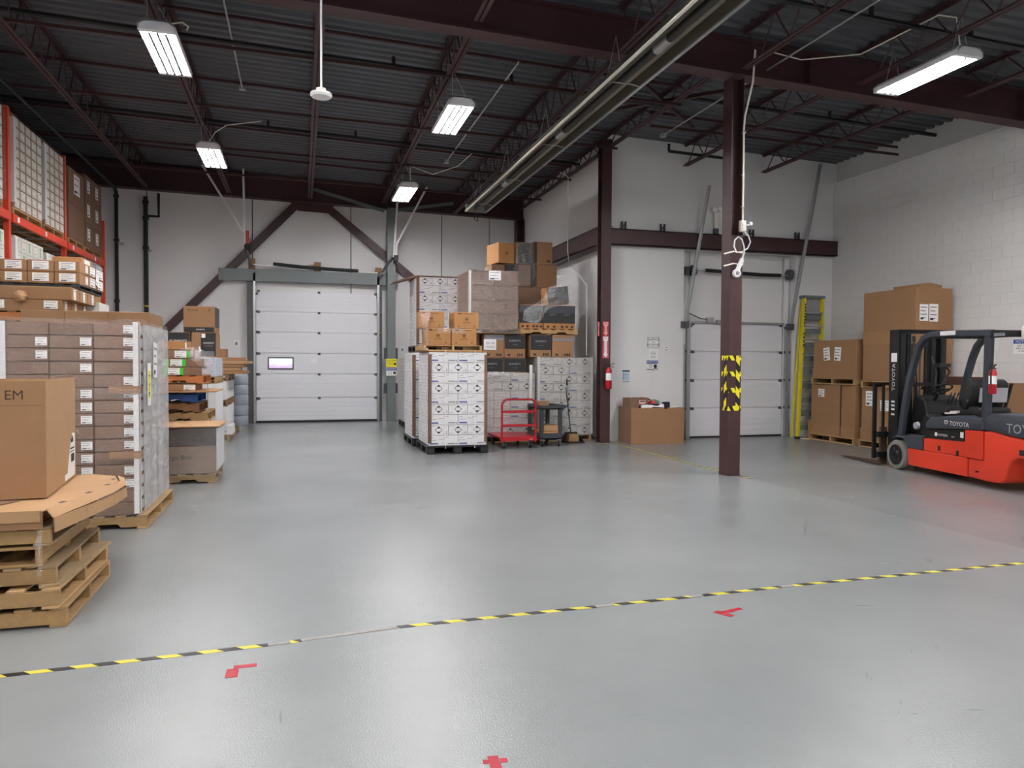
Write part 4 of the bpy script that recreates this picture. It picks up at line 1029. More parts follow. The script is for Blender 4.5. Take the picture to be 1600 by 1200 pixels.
post('white edge guard down the right front corner of tall brown stack', -1.475, 7.745, 0.15, 1.83, GW, 0.055, -1, 1)
post('white edge guard at the left front corner of tall brown stack', -2.635, 7.745, 0.9, 1.07, GW, 0.05, 1, 1)
wrap('clear stretch film round the lower part of the tall brown stack', -2.63, 7.745, -1.475, 9.20, 0.12, 1.35, FILM, 0.010, seed=4)
wrap('hazy stretch film round the top of the tall brown stack', -2.63, 7.745, -1.475, 9.20, 1.28, 2.0, FILM, 0.010, top=True, seed=5)
sheet('hazy film hanging down the right side of the tall brown stack', [[(-1.452, 7.80 + 0.28 * k, 0.16 + 0.45 * j) for k in range(6)] for j in range(5)], FILM_M, 'film_layer', 'stretch film', 3, 0.002)
n_ = E('paper_note', 'white paper sheet taped on the right side of tall brown stack', 'paper', (-1.435, 8.32, 1.62), 0)
sticker(n_, 0.20, 0.36, (0, 0, 0), (R(90), R(4), R(90)), 4, name='sheet')
n_ = E('paper_note', 'white and yellow tag on the right corner of tall brown stack', 'paper', (-1.44, 8.02, 1.38), 0)
sticker(n_, 0.17, 0.42, (0, 0, 0), RIGHT, 0, name='sheet'); sticker(n_, 0.10, 0.27, (0.002, 0.0, 0), RIGHT, 3, YELLOWL, name='yellow_field')
for z in (1.30, 0.68): MB().box(-1.74, 7.738, z, -1.47, 7.742, z + 0.07).box(-1.472, 7.742, z, -1.468, 7.86, z + 0.07).build('brown_tape', TAPEM, label='strip of brown packing tape across corner of the tall stack, %s' % ('upper' if z > 1 else 'lower'), cat='tape')

# ------------------------------------------------------------------ long flat cartons behind the tall stack, beside the rack
X1 = -2.75
wood_pallet('wooden pallet on the floor under the load beside the rack', X1 - 0.65, 10.98, 0, 1.3, 1.15, 0.135, 'x')
for k in range(3): carton('large plain brown carton hidden low beside the rack, level %s' % ('one', 'two', 'three')[k], X1 - 0.65, 10.98, 0.137 + k * 0.65, 1.28, 1.12, 0.65, KRAFT)
wood_pallet('orange-brown pallet carrying the long flat cartons beside the rack', X1 - 0.65, 10.98, 2.09, 1.3, 1.15, 0.13, 'x', WOOD_O, WOOD_B)
for i in range(2):
    for k in range(3):
        xe = X1 - (0.0 if i else 0.10)
        o = carton('long flat brown carton, %s, %s from front, beside the red rack' % (('lower', 'upper')[i], ('first', 'second', 'third')[k]), xe - 0.75, 10.42 + 0.19 + k * 0.37, 2.222 + i * 0.15, 1.5, 0.368, 0.15, KRAFT, group='long flat cartons beside the rack')
        if k == 0 and i == 0:
            sticker(o, 0.155, 0.10, (0.62, -0.185, 0.085)); sticker(o, 0.155, 0.10, (0.04, -0.185, 0.085))
        sticker(o, 0.10, 0.13, (0.751, 0.05 * (k - 1), 0.075), RIGHT, 2)
        sticker(o, 0.06, 0.14, (0.751, -0.13, 0.075), RIGHT, 0, KRAFT_L)
MB().lathe([(0.02, -0.06), (0.07, -0.03), (0.075, 0.03), (0.03, 0.08)], (0, 0, 0), 'y', 7).build('tape_ball', KRAFT_L, loc=(-3.29, 10.36, 2.40), label='crumpled ball of tape on the front of the long flat cartons', cat='tape ball')
MB().box(X1 - 1.5, 10.45, 2.524, X1 - 0.02, 11.6, 2.535).build('cardboard_sheet', KRAFT_L, label='tan cardboard sheet over the long flat cartons beside rack', cat='cardboard sheet')
wood_pallet('dark pallet under the two upper rows of labelled cartons', X1 - 0.62, 11.35, 2.537, 1.24, 1.15, 0.07, 'x', BLACKP, BLACKP)
for i in range(2):
    for k in range(4):
        w_ = 0.305
        o = carton('labelled flat carton, %s row, %s from right, above the long cartons' % (('lower', 'upper')[i], ('first', 'second', 'third', 'fourth')[k]), X1 - w_ * (k + 0.5), 10.83 + 0.2, 2.61 + i * 0.15, w_ - 0.004, 0.40, 0.15, KRAFT, group='labelled flat cartons beside the rack')
        sticker(o, 0.19, 0.105, (0.0, -0.2, 0.08), FRONT, 4)
        if k == 0: sticker(o, 0.12, 0.10, (w_ / 2 - 0.002, 0.1, 0.075), RIGHT, 2)
    for j in range(1, 3):
        o = carton('labelled flat carton, %s row, %s back along the right side' % (('lower', 'upper')[i], ('', 'second', 'third')[j]), X1 - w_ * 0.5, 10.83 + 0.2 + j * 0.40, 2.61 + i * 0.15, w_ - 0.004, 0.40, 0.15, KRAFT, group='labelled flat cartons beside the rack')
        sticker(o, 0.26, 0.12, (w_ / 2 - 0.002, 0, 0.075), RIGHT, 3)
o = carton('small brown carton with a white label on top of labelled cartons', X1 - 0.28, 11.55, 2.912, 0.36, 0.5, 0.11, KRAFT_O); sticker(o, 0.28, 0.08, (0.181, 0, 0.055), RIGHT, 0)
carton('flat grey carton behind the labelled cartons near rack end', X1 - 0.32, 12.2, 2.91, 0.45, 0.35, 0.10, mat('grey_carton', '#8b8d93', 0.6), tape=False)
carton('brown carton standing behind the labelled cartons near rack end', X1 - 0.57, 12.65, 2.0, 0.65, 0.5, 0.98, KRAFT)
n_ = E('paper_note', 'curled white paper on the side of the labelled cartons', 'paper', (X1 + 0.012, 11.62, 2.77)); sticker(n_, 0.16, 0.22, (0, 0, 0), (R(90), R(12), R(90)), 2, name='sheet')
carton('tall pale wrapped carton behind the long flat cartons beside rack', X1 - 0.25, 12.05, 1.90, 0.5, 0.55, 0.55, CARTG, tape=False)
wood_pallet('wooden pallet on floor behind the load beside the rack', X1 - 0.5, 12.3, 0, 1.1, 1.2, 0.135)
carton('big plain brown carton low behind the load beside the rack', X1 - 0.5, 12.3, 0.137, 1.05, 1.2, 1.76, KRAFT)

# brown cartons between the tall stack and the door side
wood_pallet('wooden pallet under the row of brown cartons behind tall stack', -2.35, 9.86, 0, 1.3, 0.9, 0.135, 'x')
for k in range(3):
    carton('plain brown carton, %s from the right, in the row behind the tall stack' % ('first', 'second', 'third')[k], -1.68 - 0.22 - k * 0.44, 9.86, 1.70, 0.44, 0.86, 0.48, KRAFT, group='brown cartons behind the tall stack')
carton('big brown carton block supporting the row behind the tall stack', -2.34, 9.86, 0.137, 1.32, 0.86, 1.56, KRAFT)

# ------------------------------------------------------------------ wrapped X-LARGE box on its pallet
wood_pallet('wooden pallet under the low wrapped box marked X-LARGE', -1.68, 10.98, 0, 1.18, 1.0, 0.125, 'x', WOOD_G, WOOD_G)
xb = E('wrapped_box', 'low wide brown box with dark upper half, marked X-Large Box', 'carton', (-1.08, 10.50, 0.127))
MB().box(-1.2, 0, 0, 0, 0.97, 0.36).build('lower_body', mat('dull_brown_carton', '#8c7a6c', 0.7, var=0.06), xb, bevel=0.004)
MB().box(-1.2, 0.0, 0.36, 0, 0.97, 0.615).build('dark_upper_body', mat('dark_brown_board', '#362e29', 0.6, var=0.1), xb, bevel=0.004)
MB().box(0.001, 0.01, 0.03, 0.012, 0.97, 0.60).build('white_side_board', mat('pale_side_board', '#d9dadb', 0.5, var=0.05), xb)
MB().box(-1.22, -0.02, 0.615, 0.05, 1.0, 0.628).build('cardboard_lid', KRAFT_L, xb)
text('X-Large Box', 0.085, INKBR, xb, (-0.52, -0.003, 0.22))
wrap('clear stretch film round the low X-LARGE box', -2.28, 10.49, -1.05, 11.48, 0.10, 0.73, FILM, 0.010, seed=8)

# ------------------------------------------------------------------ pallet pile with blue pallet, sheet and green labelled cartons
xr = -1.38
G = 'empty pallets piled behind the wrapped box'
for k in range(8):
    mm = (WOOD_G, WOOD_B, WOOD, WOOD_G, WOOD, WOOD, WOOD_B, BLUEP)[k]
    wood_pallet(('blue pallet on top of the pile behind the wrapped box' if k == 7 else 'wooden pallet, level %s of the pile behind the wrapped box' % ('one', 'two', 'three', 'four', 'five', 'six', 'seven')[k]),
                xr - 0.62 + (0.06 if k == 5 else (-0.06 if k == 6 else 0)) - (0.08 if k == 7 else 0), 12.45, k * 0.142, 1.2, 1.05, 0.138, 'x', mm, mm, group=G)
MB().box(-2.7, 11.82, 1.152, -1.22, 13.0, 1.172).build('cardboard_sheet', KRAFT_L, label='wide tan cardboard sheet lying on the pile of pallets', cat='cardboard sheet')
for k in range(2): carton('thin brown carton, %s from right, on the tan sheet over pallets' % ('first', 'second', 'third')[k], -1.50 - 0.23 - 0.46 * k, 12.3, 1.174, 0.455, 0.8, 0.10, KRAFT, group='thin cartons on the tan sheet')
sticker(bpy.data.objects[[o.name for o in bpy.data.objects if o.get('label', '').startswith('thin brown carton, first')][0]], 0.16, 0.08, (0.14, -0.4, 0.05))
wood_pallet('orange-brown pallet below the green labelled cartons', xr - 0.62, 12.40, 1.278, 1.2, 1.0, 0.125, 'x', WOOD_O, WOOD_O)
for i in range(3):
    for c in range(3):
        off = 0.10 if i == 2 else 0.0
        o = carton('brown carton with green edged label, %s row, %s from right' % (('bottom', 'middle', 'top')[i], ('first', 'second', 'third')[c]), xr - off - 0.25 - c * 0.42 + (0.03 if i == 1 else 0), 12.2, 1.405 + i * 0.127, 0.415, 0.60, 0.125, KRAFT_D, group='green labelled cartons')
        if not (c == 0 and i < 2):
            sticker(o, 0.16, 0.10, (0.02, -0.30, 0.06)); sticker(o, 0.05, 0.105, (0.125, -0.301, 0.06), FRONT, 0, GREENL, 'green_edge')
        elif c == 0: sticker(o, 0.16, 0.10, (-0.19 + 0.02, -0.30, 0.06)); sticker(o, 0.05, 0.105, (-0.065, -0.301, 0.06), FRONT, 0, GREENL, 'green_edge')
        if c == 0: sticker(o, 0.5, 0.11, (0.2085, 0, 0.06), RIGHT, 2, CARTG)
o = carton('brown carton with small square label on top of green labelled cartons', xr - 0.52, 12.15, 1.788, 0.56, 0.5, 0.128, KRAFT_O); sticker(o, 0.12, 0.07, (-0.20, -0.25, 0.08)); sticker(o, 0.02, 0.08, (0.265, -0.251, 0.06), FRONT, 0)
sheet('crumpled clear film over the end of the green labelled cartons', [[(-1.75, 11.89, 1.80), (-1.5, 11.88, 1.83), (-1.36, 11.92, 1.76), (-1.30, 12.4, 1.78)], [(-1.62, 11.87, 1.70), (-1.42, 11.86, 1.66), (-1.33, 11.9, 1.60), (-1.29, 12.4, 1.62)], [(-1.48, 11.875, 1.58), (-1.40, 11.87, 1.52), (-1.335, 11.9, 1.45), (-1.30, 12.4, 1.42)]], FILM_H)

# cartons with black print behind
bx, by = -1.36, 13.40
wood_pallet('wooden pallet on the floor under the black printed cartons, left side', bx - 0.6, by + 0.55, 0, 1.2, 1.1, 0.135)
for k in range(8):
    carton('narrow white sleeved pack, number %s in the upright row beside the pallet pile' % ('one', 'two', 'three', 'four', 'five', 'six', 'seven', 'eight')[k], bx - 0.075 - 0.149 * k, by + 0.55, 0.137, 0.147, 1.08, 1.10, CARTW, tape=False, group='white sleeved packs')
wood_pallet('small pallet on top of the white sleeved packs', bx - 0.6, by + 0.55, 1.24, 1.2, 1.06, 0.12)
BWP = mat('bluish_white_pack', '#d3dae6', 0.4)
for k in range(3): carton('bluish white wrapped pack on the upper pallet, number %s' % ('one', 'two', 'three')[k], bx - 0.10 - 0.2 * k, by + 0.5, 1.362, 0.195, 0.96, 0.32, BWP, tape=False, group='bluish white packs')
carton('plain brown carton left of the bluish white packs, below black lettered boxes', bx - 0.91, by + 0.5, 1.362, 0.58, 0.96, 0.32, KRAFT)
wrap('shiny film round the bluish white packs', bx - 0.61, by + 0.02, bx, by + 0.98, 1.36, 1.68, FILM_S, 0.008, seed=13)
o = carton('carton with black lettered band behind the green labelled cartons', bx - 0.63, by + 0.3, 1.685, 0.42, 0.55, 0.42, KRAFT)
MB().box(-0.205, -0.277, 0.20, 0.205, -0.273, 0.41).build('black_band', BLACKP, o); text('ELEMENTS', 0.058, LABELW, o, (0.03, -0.279, 0.27))
o = carton('carton with a large black side panel under the topmost box, left', bx - 0.20, by + 0.3, 1.685, 0.40, 0.55, 0.42, KRAFT)
MB().box(-0.05, -0.277, 0.02, 0.185, -0.273, 0.41).build('black_panel', BLACKP, o); text('ELEMENTS', 0.036, LABELW, o, (0.07, -0.279, 0.24)); text('FLOORING', 0.026, INKG, o, (0.07, -0.279, 0.19))
MB().box(-0.085, -0.277, 0.08, -0.06, -0.274, 0.18).box(-0.04, -0.279, 0.33, 0.02, -0.276, 0.40).build('torn_label', LABELW, o)
o = carton('topmost brown carton with a black base band, left of door', bx - 0.27, by + 0.33, 2.108, 0.50, 0.55, 0.44, KRAFT, rz=R(-2))
MB().box(-0.235, -0.277, 0.005, 0.235, -0.273, 0.085).build('black_band', BLACKP, o); MB().box(0.248, -0.26, 0.09, 0.252, 0.24, 0.42).build('black_panel', BLACKP, o)
text('VBACKER', 0.042, INKBR, o, (-0.11, -0.278, 0.37)); text('Y', 0.075, INKK, o, (0.16, -0.278, 0.365))
text('ELEMENTS', 0.03, LABELW, o, (0.02, -0.279, 0.045))

# white wrapped load and further loads towards the far wall
wood_pallet('light wooden pallet on floor carrying white cartons, nearest the far wall', -1.95, 17.3, 0, 1.1, 2.6, 0.13, 'y')
for t in range(2):
    for i in range(2 + (t == 0)):
        for k in range(3):
            o = carton('white printed carton, tier %s, %s, %s from front, far left pallet' % (('one', 'two')[t], ('bottom', 'middle', 'top')[i], ('first', 'second', 'third')[k]), -1.66 + (0.12 if (t == 0 and i == 0 and k == 0) else 0) , 16.3 + k * 0.62, (0.132 if t == 0 else 0.84) + i * 0.19, 0.42, 0.60, 0.19, CARTW, group='white printed cartons near the far left')
            MB().box(-0.15, -0.302, 0.06, 0.10, -0.3, 0.075).box(-0.15, -0.302, 0.10, 0.02, -0.3, 0.11).build('printed_lines', INKG, o)
            if t == 1 and i == 0 and k == 0: MB().lathe([(0.045, -0.004), (0.045, 0)], (-0.03, -0.3, 0.07), 'y', 12).build('round_mark', INKK, o)
wood_pallet('middle pallet between the two tiers of white cartons, far left', -1.80, 16.9, 0.71, 0.75, 1.8, 0.125, ma=WOOD_B, mb=WOOD_B)
wood_pallet('upper pallet above the tiers of white cartons, far left', -1.80, 16.9, 1.23, 0.75, 1.8, 0.125, ma=WOOD_B, mb=WOOD_B)
DRUM = mat('grey_blue_wrapped_stack', '#9aa2ad', 0.35, var=0.08)
for k in range(5):
    MB().lathe([(0.235, 0.0), (0.25, 0.02), (0.25, 0.21), (0.235, 0.235)], (0, 0, 0), n=20).build('grey_pail', DRUM, loc=(-1.42, 18.3, 0.132 + k * 0.24), smooth=True, label='grey blue wrapped pail, level %s of the column near the far wall' % ('one', 'two', 'three', 'four', 'five')[k], cat='pail', group='grey pails near the far wall')
for i, (xo, zz) in enumerate(((0, 1.357), (-0.1, 1.43), (-0.02, 1.50), (0.05, 1.57), (0.0, 1.64))):
    carton('flattened cardboard bundle, layer %s, on the far left pallet' % ('one', 'two', 'three', 'four', 'five')[i], -1.62 + xo, 17.0, zz, 1.0, 1.4, 0.068, KRAFT_L if i % 2 else KRAFT, rz=R((-2, 3, 1, -3, 2)[i]), tape=False, group='flattened cardboard bundles')
carton('small brown carton on top of the flattened cardboard, far left', -1.75, 16.8, 1.71, 0.5, 0.5, 0.18, KRAFT)

# ------------------------------------------------------------------ red pallet rack and its loads
rk = E('pallet_rack', 'red-orange steel pallet rack along the left wall', 'rack', (-4.4, 0, 0))
for y in (10.55, 13.48, 16.40, 19.38):
    for x in (-0.05, -1.05): MB().box(x - 0.04, y - 0.045, 0, x + 0.04, y + 0.045, 5.62 if y < 19 else 4.9).build('upright', RACKO, rk)
    for z in (0.6, 1.8, 3.0, 4.2, 5.2):
        if z < 4.85 or y < 19: MB().bar((-0.05, y, z), (-1.05, y, z + 0.5 if z < 4.5 else z + 0.2), 0.03, 0.03).build('brace', RACKO, rk)
for z in (1.90, 3.82):
    for a, b in ((10.55, 13.48), (13.48, 16.40), (16.40, 19.38)):
        for x in (0.0, -1.1): MB().box(x - 0.025, a + 0.05, z, x + 0.025, b - 0.05, z + 0.13).build('beam', RACKO, rk)
        for k in range(4): MB().box(-1.08, a + 0.3 + k * 0.75, z + 0.105, -0.02, a + 0.36 + k * 0.75, z + 0.128).build('cross_bar', GALV, rk)
    for y in (13.75, 15.1, 16.75, 18.4): sticker(rk, 0.10, 0.08, (0.0275, y, z + 0.065), RIGHT, 1, name='location_tag')
def rack_load(idx, y0, y1, z0, cols_, rows_, ztop, m, stick, word, nm, guard=True, bands=None):
    w = (y1 - y0) / cols_; h = (ztop - z0 - 0.13) / rows_
    wood_pallet('wooden pallet under the %s' % nm, -4.92, (y0 + y1) / 2, z0, 1.0, y1 - y0, 0.125, 'y' if False else 'x')
    MB().box(-5.38, y0 + 0.01, z0 + 0.13, -4.74, y1 - 0.01, ztop - 0.01).build('inner_load', m, label='inner block of the %s' % nm, cat='carton block')
    for i in range(rows_):
        for c in range(cols_):
            o = carton('%s, %s, column %s, %s' % (word, rowname(i, rows_), ('one', 'two', 'three', 'four', 'five', 'six')[c], nm), -4.57, y0 + w * (c + 0.5), z0 + 0.13 + (rows_ - 1 - i) * h, 0.32, w, h, m, group='cartons of the ' + nm, tape=False, bevel=0.004, name='printed_case' if stick else 'carton', gap=0.006)
            if stick is not None: sticker(o, w * 0.72, h * 0.80, (0.16, 0.01, h / 2), RIGHT, 2, stick, 'white_side_print')
            if bands and (i + c) % 2 == 0: sticker(o, w * 0.25, h * 0.7, (0.1612, -0.02, h / 2), RIGHT, 0, bands, 'green_print')
    if guard:
        MB().box(-4.405, y0 - 0.03, z0 + 0.2, -4.39, y0 + 0.07, ztop - 0.04).box(-4.9, y0 - 0.03, z0 + 0.2, -4.405, y0 - 0.012, ztop - 0.04).build('edge_board', GW, label='white edge board on the near end of the %s' % nm, cat='edge guard')
TAN = mat('tan_case_board', '#a68c74', 0.7, var=0.08)
CW2 = mat('off_white_case_print', '#dfdcd4', 0.55)
rack_load(0, 11.9, 13.22, 3.953, 5, 9, 5.55, TAN, CW2, 'small white case', 'first wrapped load on rack top')
rack_load(1, 13.66, 15.02, 3.953, 5, 9, 5.55, TAN, CW2, 'small white case', 'second wrapped load on rack top')
rack_load(2, 15.16, 16.28, 3.953, 4, 9, 5.55, TAN, CW2, 'small white case', 'third wrapped load on rack top')
rack_load(3, 16.62, 17.72, 3.953, 1, 2, 5.50, KRAFT_D, None, 'large brown carton', 'fourth load on rack top', False)
rack_load(4, 17.80, 19.15, 3.953, 2, 3, 5.62, KRAFT_D, None, 'brown carton', 'last load on rack top', False)
for o in list(bpy.data.objects):
    l = o.get('label', '')
    if l.startswith('brown carton,') and 'last load' in l: sticker(o, 0.22, 0.26, (0.161, -0.1, 0.27), RIGHT, 3)
    if l.startswith('large brown carton, top row') and 'fourth' in l: sticker(o, 0.42, 0.40, (0.161, 0.0, 0.42), RIGHT, 3)
rack_load(5, 11.7, 13.25, 2.035, 5, 6, 3.64, CARTG, CW2, 'white and green case', 'first load, lower rack level', True, GREENP)
rack_load(6, 13.68, 15.05, 2.035, 5, 6, 3.64, CARTG, CW2, 'white and green case', 'second load, lower rack level', True, GREENP)
rack_load(7, 15.2, 16.25, 2.035, 4, 6, 3.58, CARTG, CW2, 'white and green case', 'third load, lower rack level', True, GREENP)
for a, b, zz, lb in ((11.9, 13.22, 5.55, 'first'), (13.66, 15.02, 5.55, 'second'), (15.16, 16.28, 5.55, 'third')):
    wrap('clear film round the %s wrapped load on top of the rack' % lb, -5.36, a - 0.02, -4.39, b, 4.1, zz, FILM, 0.01, seed=20)
    MB().box(-5.3, a - 0.005, zz, -4.45, a + 0.35, zz + 0.05).build('cardboard_cover', KRAFT_D, label='brown cardboard cap on the %s wrapped load of the rack' % lb, cat='cardboard cover')

# ================================================================== WHITE CARTON LOADS (hazard marked)
def diamond_print():
    b = MB(); q = 0.068; y = -0.0015
    def tri(p, mi): b.prism(p, y, 0, 'y', mi)
    tri([(0, q), (-q * .56, q * .42), (q * .56, q * .42)], 0); tri([(0, -q), (q * .56, -q * .42), (-q * .56, -q * .42)], 0)
    for sx in (-1, 1):
        for sz in (-1, 1):
            p0, p1 = Vector((0, y, sz * q)), Vector((sx * q, y, 0)); b.bar(p0, p1, 0.006, 0.002, 0, side=(sx * sz, 0, 1)) if False else b.prism([(0, sz * q), (sx * q, 0), (sx * (q - .011), 0), (0, sz * (q - .011))], y, 0, 'y', 0)
    for dx, dz, w in ((-.155, .06, .09), (-.155, -.065, .06), (.075, -.065, .08), (.08, .06, .07)): b.box(dx, y, dz, dx + w, 0, dz + 0.006, 1)
    b.box(.135, y, -.05, .141, 0, -.02, 0).box(.12, y, -.05, .135, 0, -.045, 0)
    return b.mesh('hazard_print', [INKK, INKG])
def text_print():
    b = MB(); y = -0.0015
    b.box(-.24, y, -.068, -.095, 0, -.046, 2).box(.08, y, -.066, .21, 0, -.048, 1).box(.225, y, -.07, .24, 0, -.05, 0)
    for dx, dz, w in ((-.24, .045, .07), (-.09, .02, .11), (-.24, .0, .12), (.0, .05, .09), (-.02, -.058, .012), (.02, -.058, .02), (-.02, -.04, .012)): b.box(dx, y, dz, dx + w, 0, dz + 0.007, 1)
    return b.mesh('text_print', [INKK, INKG, INKB])
def side_print():
    b = MB(); y = -0.0015
    for dx, dz, w in ((-.13, .03, .10), (.02, .04, .08), (-.13, -.03, .06), (.0, -.05, .12)): b.box(dx, y, dz, dx + w, 0, dz + 0.008, 0)
    b.box(-.15, y, -.02, -.145, 0, .05, 0)
    return b.mesh('side_print', [INKG])
DPR, TPR, SPR = diamond_print(), text_print(), side_print()
def un_load(x0, y0, w, d, z0, rows, h, spec, nm, m, inner=False, sides=('left',), right_rows=True):
    """spec(i) -> list of (width, depth, kind) across the front of row i counted from the top"""
    G = 'hazard marked cartons of the ' + nm
    for i in range(rows):
        z = z0 + (rows - 1 - i) * h; x = x0
        fr = spec(i)
        for c, (bw_, bd, k) in enumerate(fr):
            side = ('left', 'middle', 'right')[c] if len(fr) == 3 else ('left', 'right')[c]
            what = {'D': 'diamond marked white carton', 'T': 'blue marked white carton', 'S': 'grey lettered white carton'}[k]
            o = carton('%s, %s, front %s, %s' % (what, rowname(i, rows), side, nm), x + bw_ / 2, y0 + bd / 2, z, bw_, bd, h, m, group=G, tape=False, bevel=0.004, name='hazard_carton', gap=0.007)
            O('printed_marks', {'D': DPR, 'T': TPR, 'S': SPR}[k], o, (0, -bd / 2 + 0.0015, h / 2))
            if c == 0: O('printed_marks', SPR, o, (-bw_ / 2 + 0.0015, 0, h / 2), (0, 0, R(-90)))
            x += bw_
        # boxes behind along the left side
        bw_, bd, k = fr[0]
        y = y0 + bd; j = 1
        while y + bd <= y0 + d + 0.01:
            o = carton('white carton, %s, left side %s back, %s' % (rowname(i, rows), ('', 'first', 'second', 'third')[j], nm), x0 + bw_ / 2, y + bd / 2, z, bw_, bd, h, m, group=G, tape=False, bevel=0.004, name='hazard_carton', gap=0.007)
            O('printed_marks', SPR, o, (-bw_ / 2 + 0.0015, 0, h / 2), (0, 0, R(-90)))
            y += bd; j += 1
        if i == 0:
            xx, nb_ = x0, 0
            for c, (bw_, bd, k) in enumerate(fr):
                if c > 0 and not (right_rows and c == len(fr) - 1):
                    y = y0 + bd; j = 1
                    while y + bd <= y0 + d + 0.01:
                        carton('white carton, top row, %s column %s back, %s' % (('left', 'middle', 'right')[c] if len(fr) == 3 else 'right', ('', 'first', 'second', 'third')[j], nm), xx + bw_ / 2, y + bd / 2, z, bw_, bd, h, m, group=G, tape=False, bevel=0.004, name='hazard_carton', gap=0.007)
                        y += bd; j += 1
                xx += bw_
        if right_rows:
            bw_, bd, k = fr[-1]; y = y0 + bd; j = 1
            while y + bd <= y0 + d + 0.01:
                carton('white carton, %s, right side %s back, %s' % (rowname(i, rows), ('', 'first', 'second', 'third')[j], nm), x0 + w - bw_ / 2, y + bd / 2, z, bw_, bd, h, m, group=G, tape=False, bevel=0.004, name='hazard_carton', gap=0.007)
                y += bd; j += 1
    if inner: MB().box(x0 + 0.37, y0 + 0.62, z0, x0 + w - 0.37, y0 + d - 0.02, z0 + rows * h - 0.01).build('inner_load', m, label='inner white cartons enclosed in the ' + nm, cat='carton block')
TD = lambda i: [(.52, .40, 'T'), (.52, .40, 'T')] if i % 2 == 0 else [(.3467, .60, 'D')] * 3
DT = lambda i: TD(i + 1)
H2S = lambda i: [(.52, .3467, 'T'), (.3467, .52, 'D'), (.3467, .52, 'D')] if i % 2 == 0 else [(.3467, .52, 'D'), (.3467, .52, 'D'), (.52, .3467, 'T')]
H1S = lambda i: [(.3467, .52, 'S'), (.3467, .52, 'S'), (.52, .3467, 'T')] if i not in (1, 6) else [(.52, .3467, 'T'), (.3467, .52, 'D'), (.3467, .52, 'D')]
# front pallet A
black_pallet('black plastic pallet nearest the red cart, under white cartons', 2.68, 13.42, 0, 1.12, 1.24)
un_load(2.165, 12.82, 1.04, 1.2, 0.152, 9, 0.1838, TD, 'nearest white load', CARTW)
MB().box(2.16, 12.815, 1.807, 3.21, 14.02, 1.822).build('cardboard_cover', KRAFT_L, label='thin cardboard cap over the nearest white pallet load', cat='cardboard cover')
for x, sx, l in ((2.155, 1, 'left'), (3.215, -1, 'right')): post('brown edge guard at the %s front corner of nearest white load' % l, x, 12.81, 0.2, 1.56, KRAFT_D, 0.055, sx, 1)
for x in (2.45, 2.98): MB().box(x, 12.80, 0.10, x + 0.012, 12.806, 1.83).build('white_strap', LABELW, label='white strap down the nearest white load, %s' % ('left one' if x < 2.6 else 'right one'), cat='strap')
# pallet B behind, left
black_pallet('black plastic pallet second from the viewer at aisle edge', 2.62, 14.78, 0, 1.12, 1.24)
un_load(2.085, 14.17, 1.04, 1.2, 0.152, 9, 0.1838, TD, 'second white load behind nearest', CARTW)
post('brown edge guard at the left front corner of second white load', 2.075, 14.16, 0.2, 1.56, KRAFT_D, 0.06, 1, 1)
# C loads farther back (support for the upper load D)
black_pallet('black plastic pallet under the load that carries the upper white one', 3.03, 17.1, 0, 1.1, 1.24)
MB().box(2.51, 16.5, 0.152, 3.55, 17.70, 1.86).build('inner_load', CARTG, label='wrapped white load carrying the upper white load near far wall', cat='carton block', bevel=0.01)
black_pallet('black plastic pallet farthest back on the aisle edge', 3.0, 18.75, 0, 1.1, 1.0)
un_load(2.47, 18.3, 1.04, 0.9, 0.152, 9, 0.178, lambda i: [(.52, .45, 'T'), (.52, .45, 'T')], 'farthest grey white load', CARTG, inner=False, right_rows=False)
# D upper load
black_pallet('black plastic pallet high up under the upper white load', 3.03, 17.1, 1.862, 1.1, 1.24, 0.14)
un_load(2.515, 16.5, 1.04, 1.2, 2.004, 8, 0.1925, DT, 'upper white load', CARTW)
for x, sx, l in ((2.505, 1, 'left'), (3.565, -1, 'right')): post('brown edge guard at the %s front corner of upper white load' % l, x, 16.49, 2.02, 1.52, KRAFT_D, 0.06, sx, 1)
MB().box(2.5, 16.48, 3.545, 3.57, 17.71, 3.565).build('cardboard_cover', KRAFT_D, label='cardboard cap on top of the upper white load', cat='cardboard cover')
MB().prism([(2.05, 3.44), (2.48, 3.57), (3.05, 3.578), (3.1, 3.60), (2.48, 3.60), (2.05, 3.46)], 16.9, 17.6, 'y').build('cardboard_flap', KRAFT_D, label='bent cardboard sheet sticking out left over upper white load', cat='cardboard sheet')
# H1, H2 wrapped loads by the side wall
HG = 14.45
wood_pallet('wooden pallet under the wrapped white load behind the red cart', 4.02, HG + 0.53, 0, 1.2, 1.04, 0.13)
un_load(3.42, HG, 1.2134, 1.04, 0.132, 7, 0.184, H1S, 'load behind red cart', CARTG, right_rows=False)
wrap('clear film round the white load behind the red cart', 3.42, HG, 4.63, HG + 1.04, 0.1, 1.42, FILM, 0.008, seed=31)
sheet('white hazy film bunched over top of the load behind red cart', [[(3.42 + .24 * k, HG - .03, 1.44) for k in range(4)], [(3.42 + .24 * k, HG - .045, 1.36 + 0.01 * (k % 2)) for k in range(4)], [(3.42 + .24 * k, HG - .03, 1.28 + .03 * k) for k in range(4)]], film('milky_film', 0.2, 0.45, 7, 0.2))
wood_pallet('wooden pallet under the wrapped white load beside corner column', 5.29, HG + 0.53, 0, 1.2, 1.04, 0.13)
un_load(4.69, HG, 1.2134, 1.04, 0.132, 9, 0.1785, H2S, 'load beside corner column', CARTG, right_rows=False)
wrap('clear film round the white load beside corner column', 4.69, HG, 5.90, HG + 1.04, 0.1, 1.74, FILM_S, 0.008, seed=32)
post('white edge guard on the left front corner of the load by corner column', 4.68, HG - 0.012, 0.15, 1.60, GW, 0.06, 1, 1)
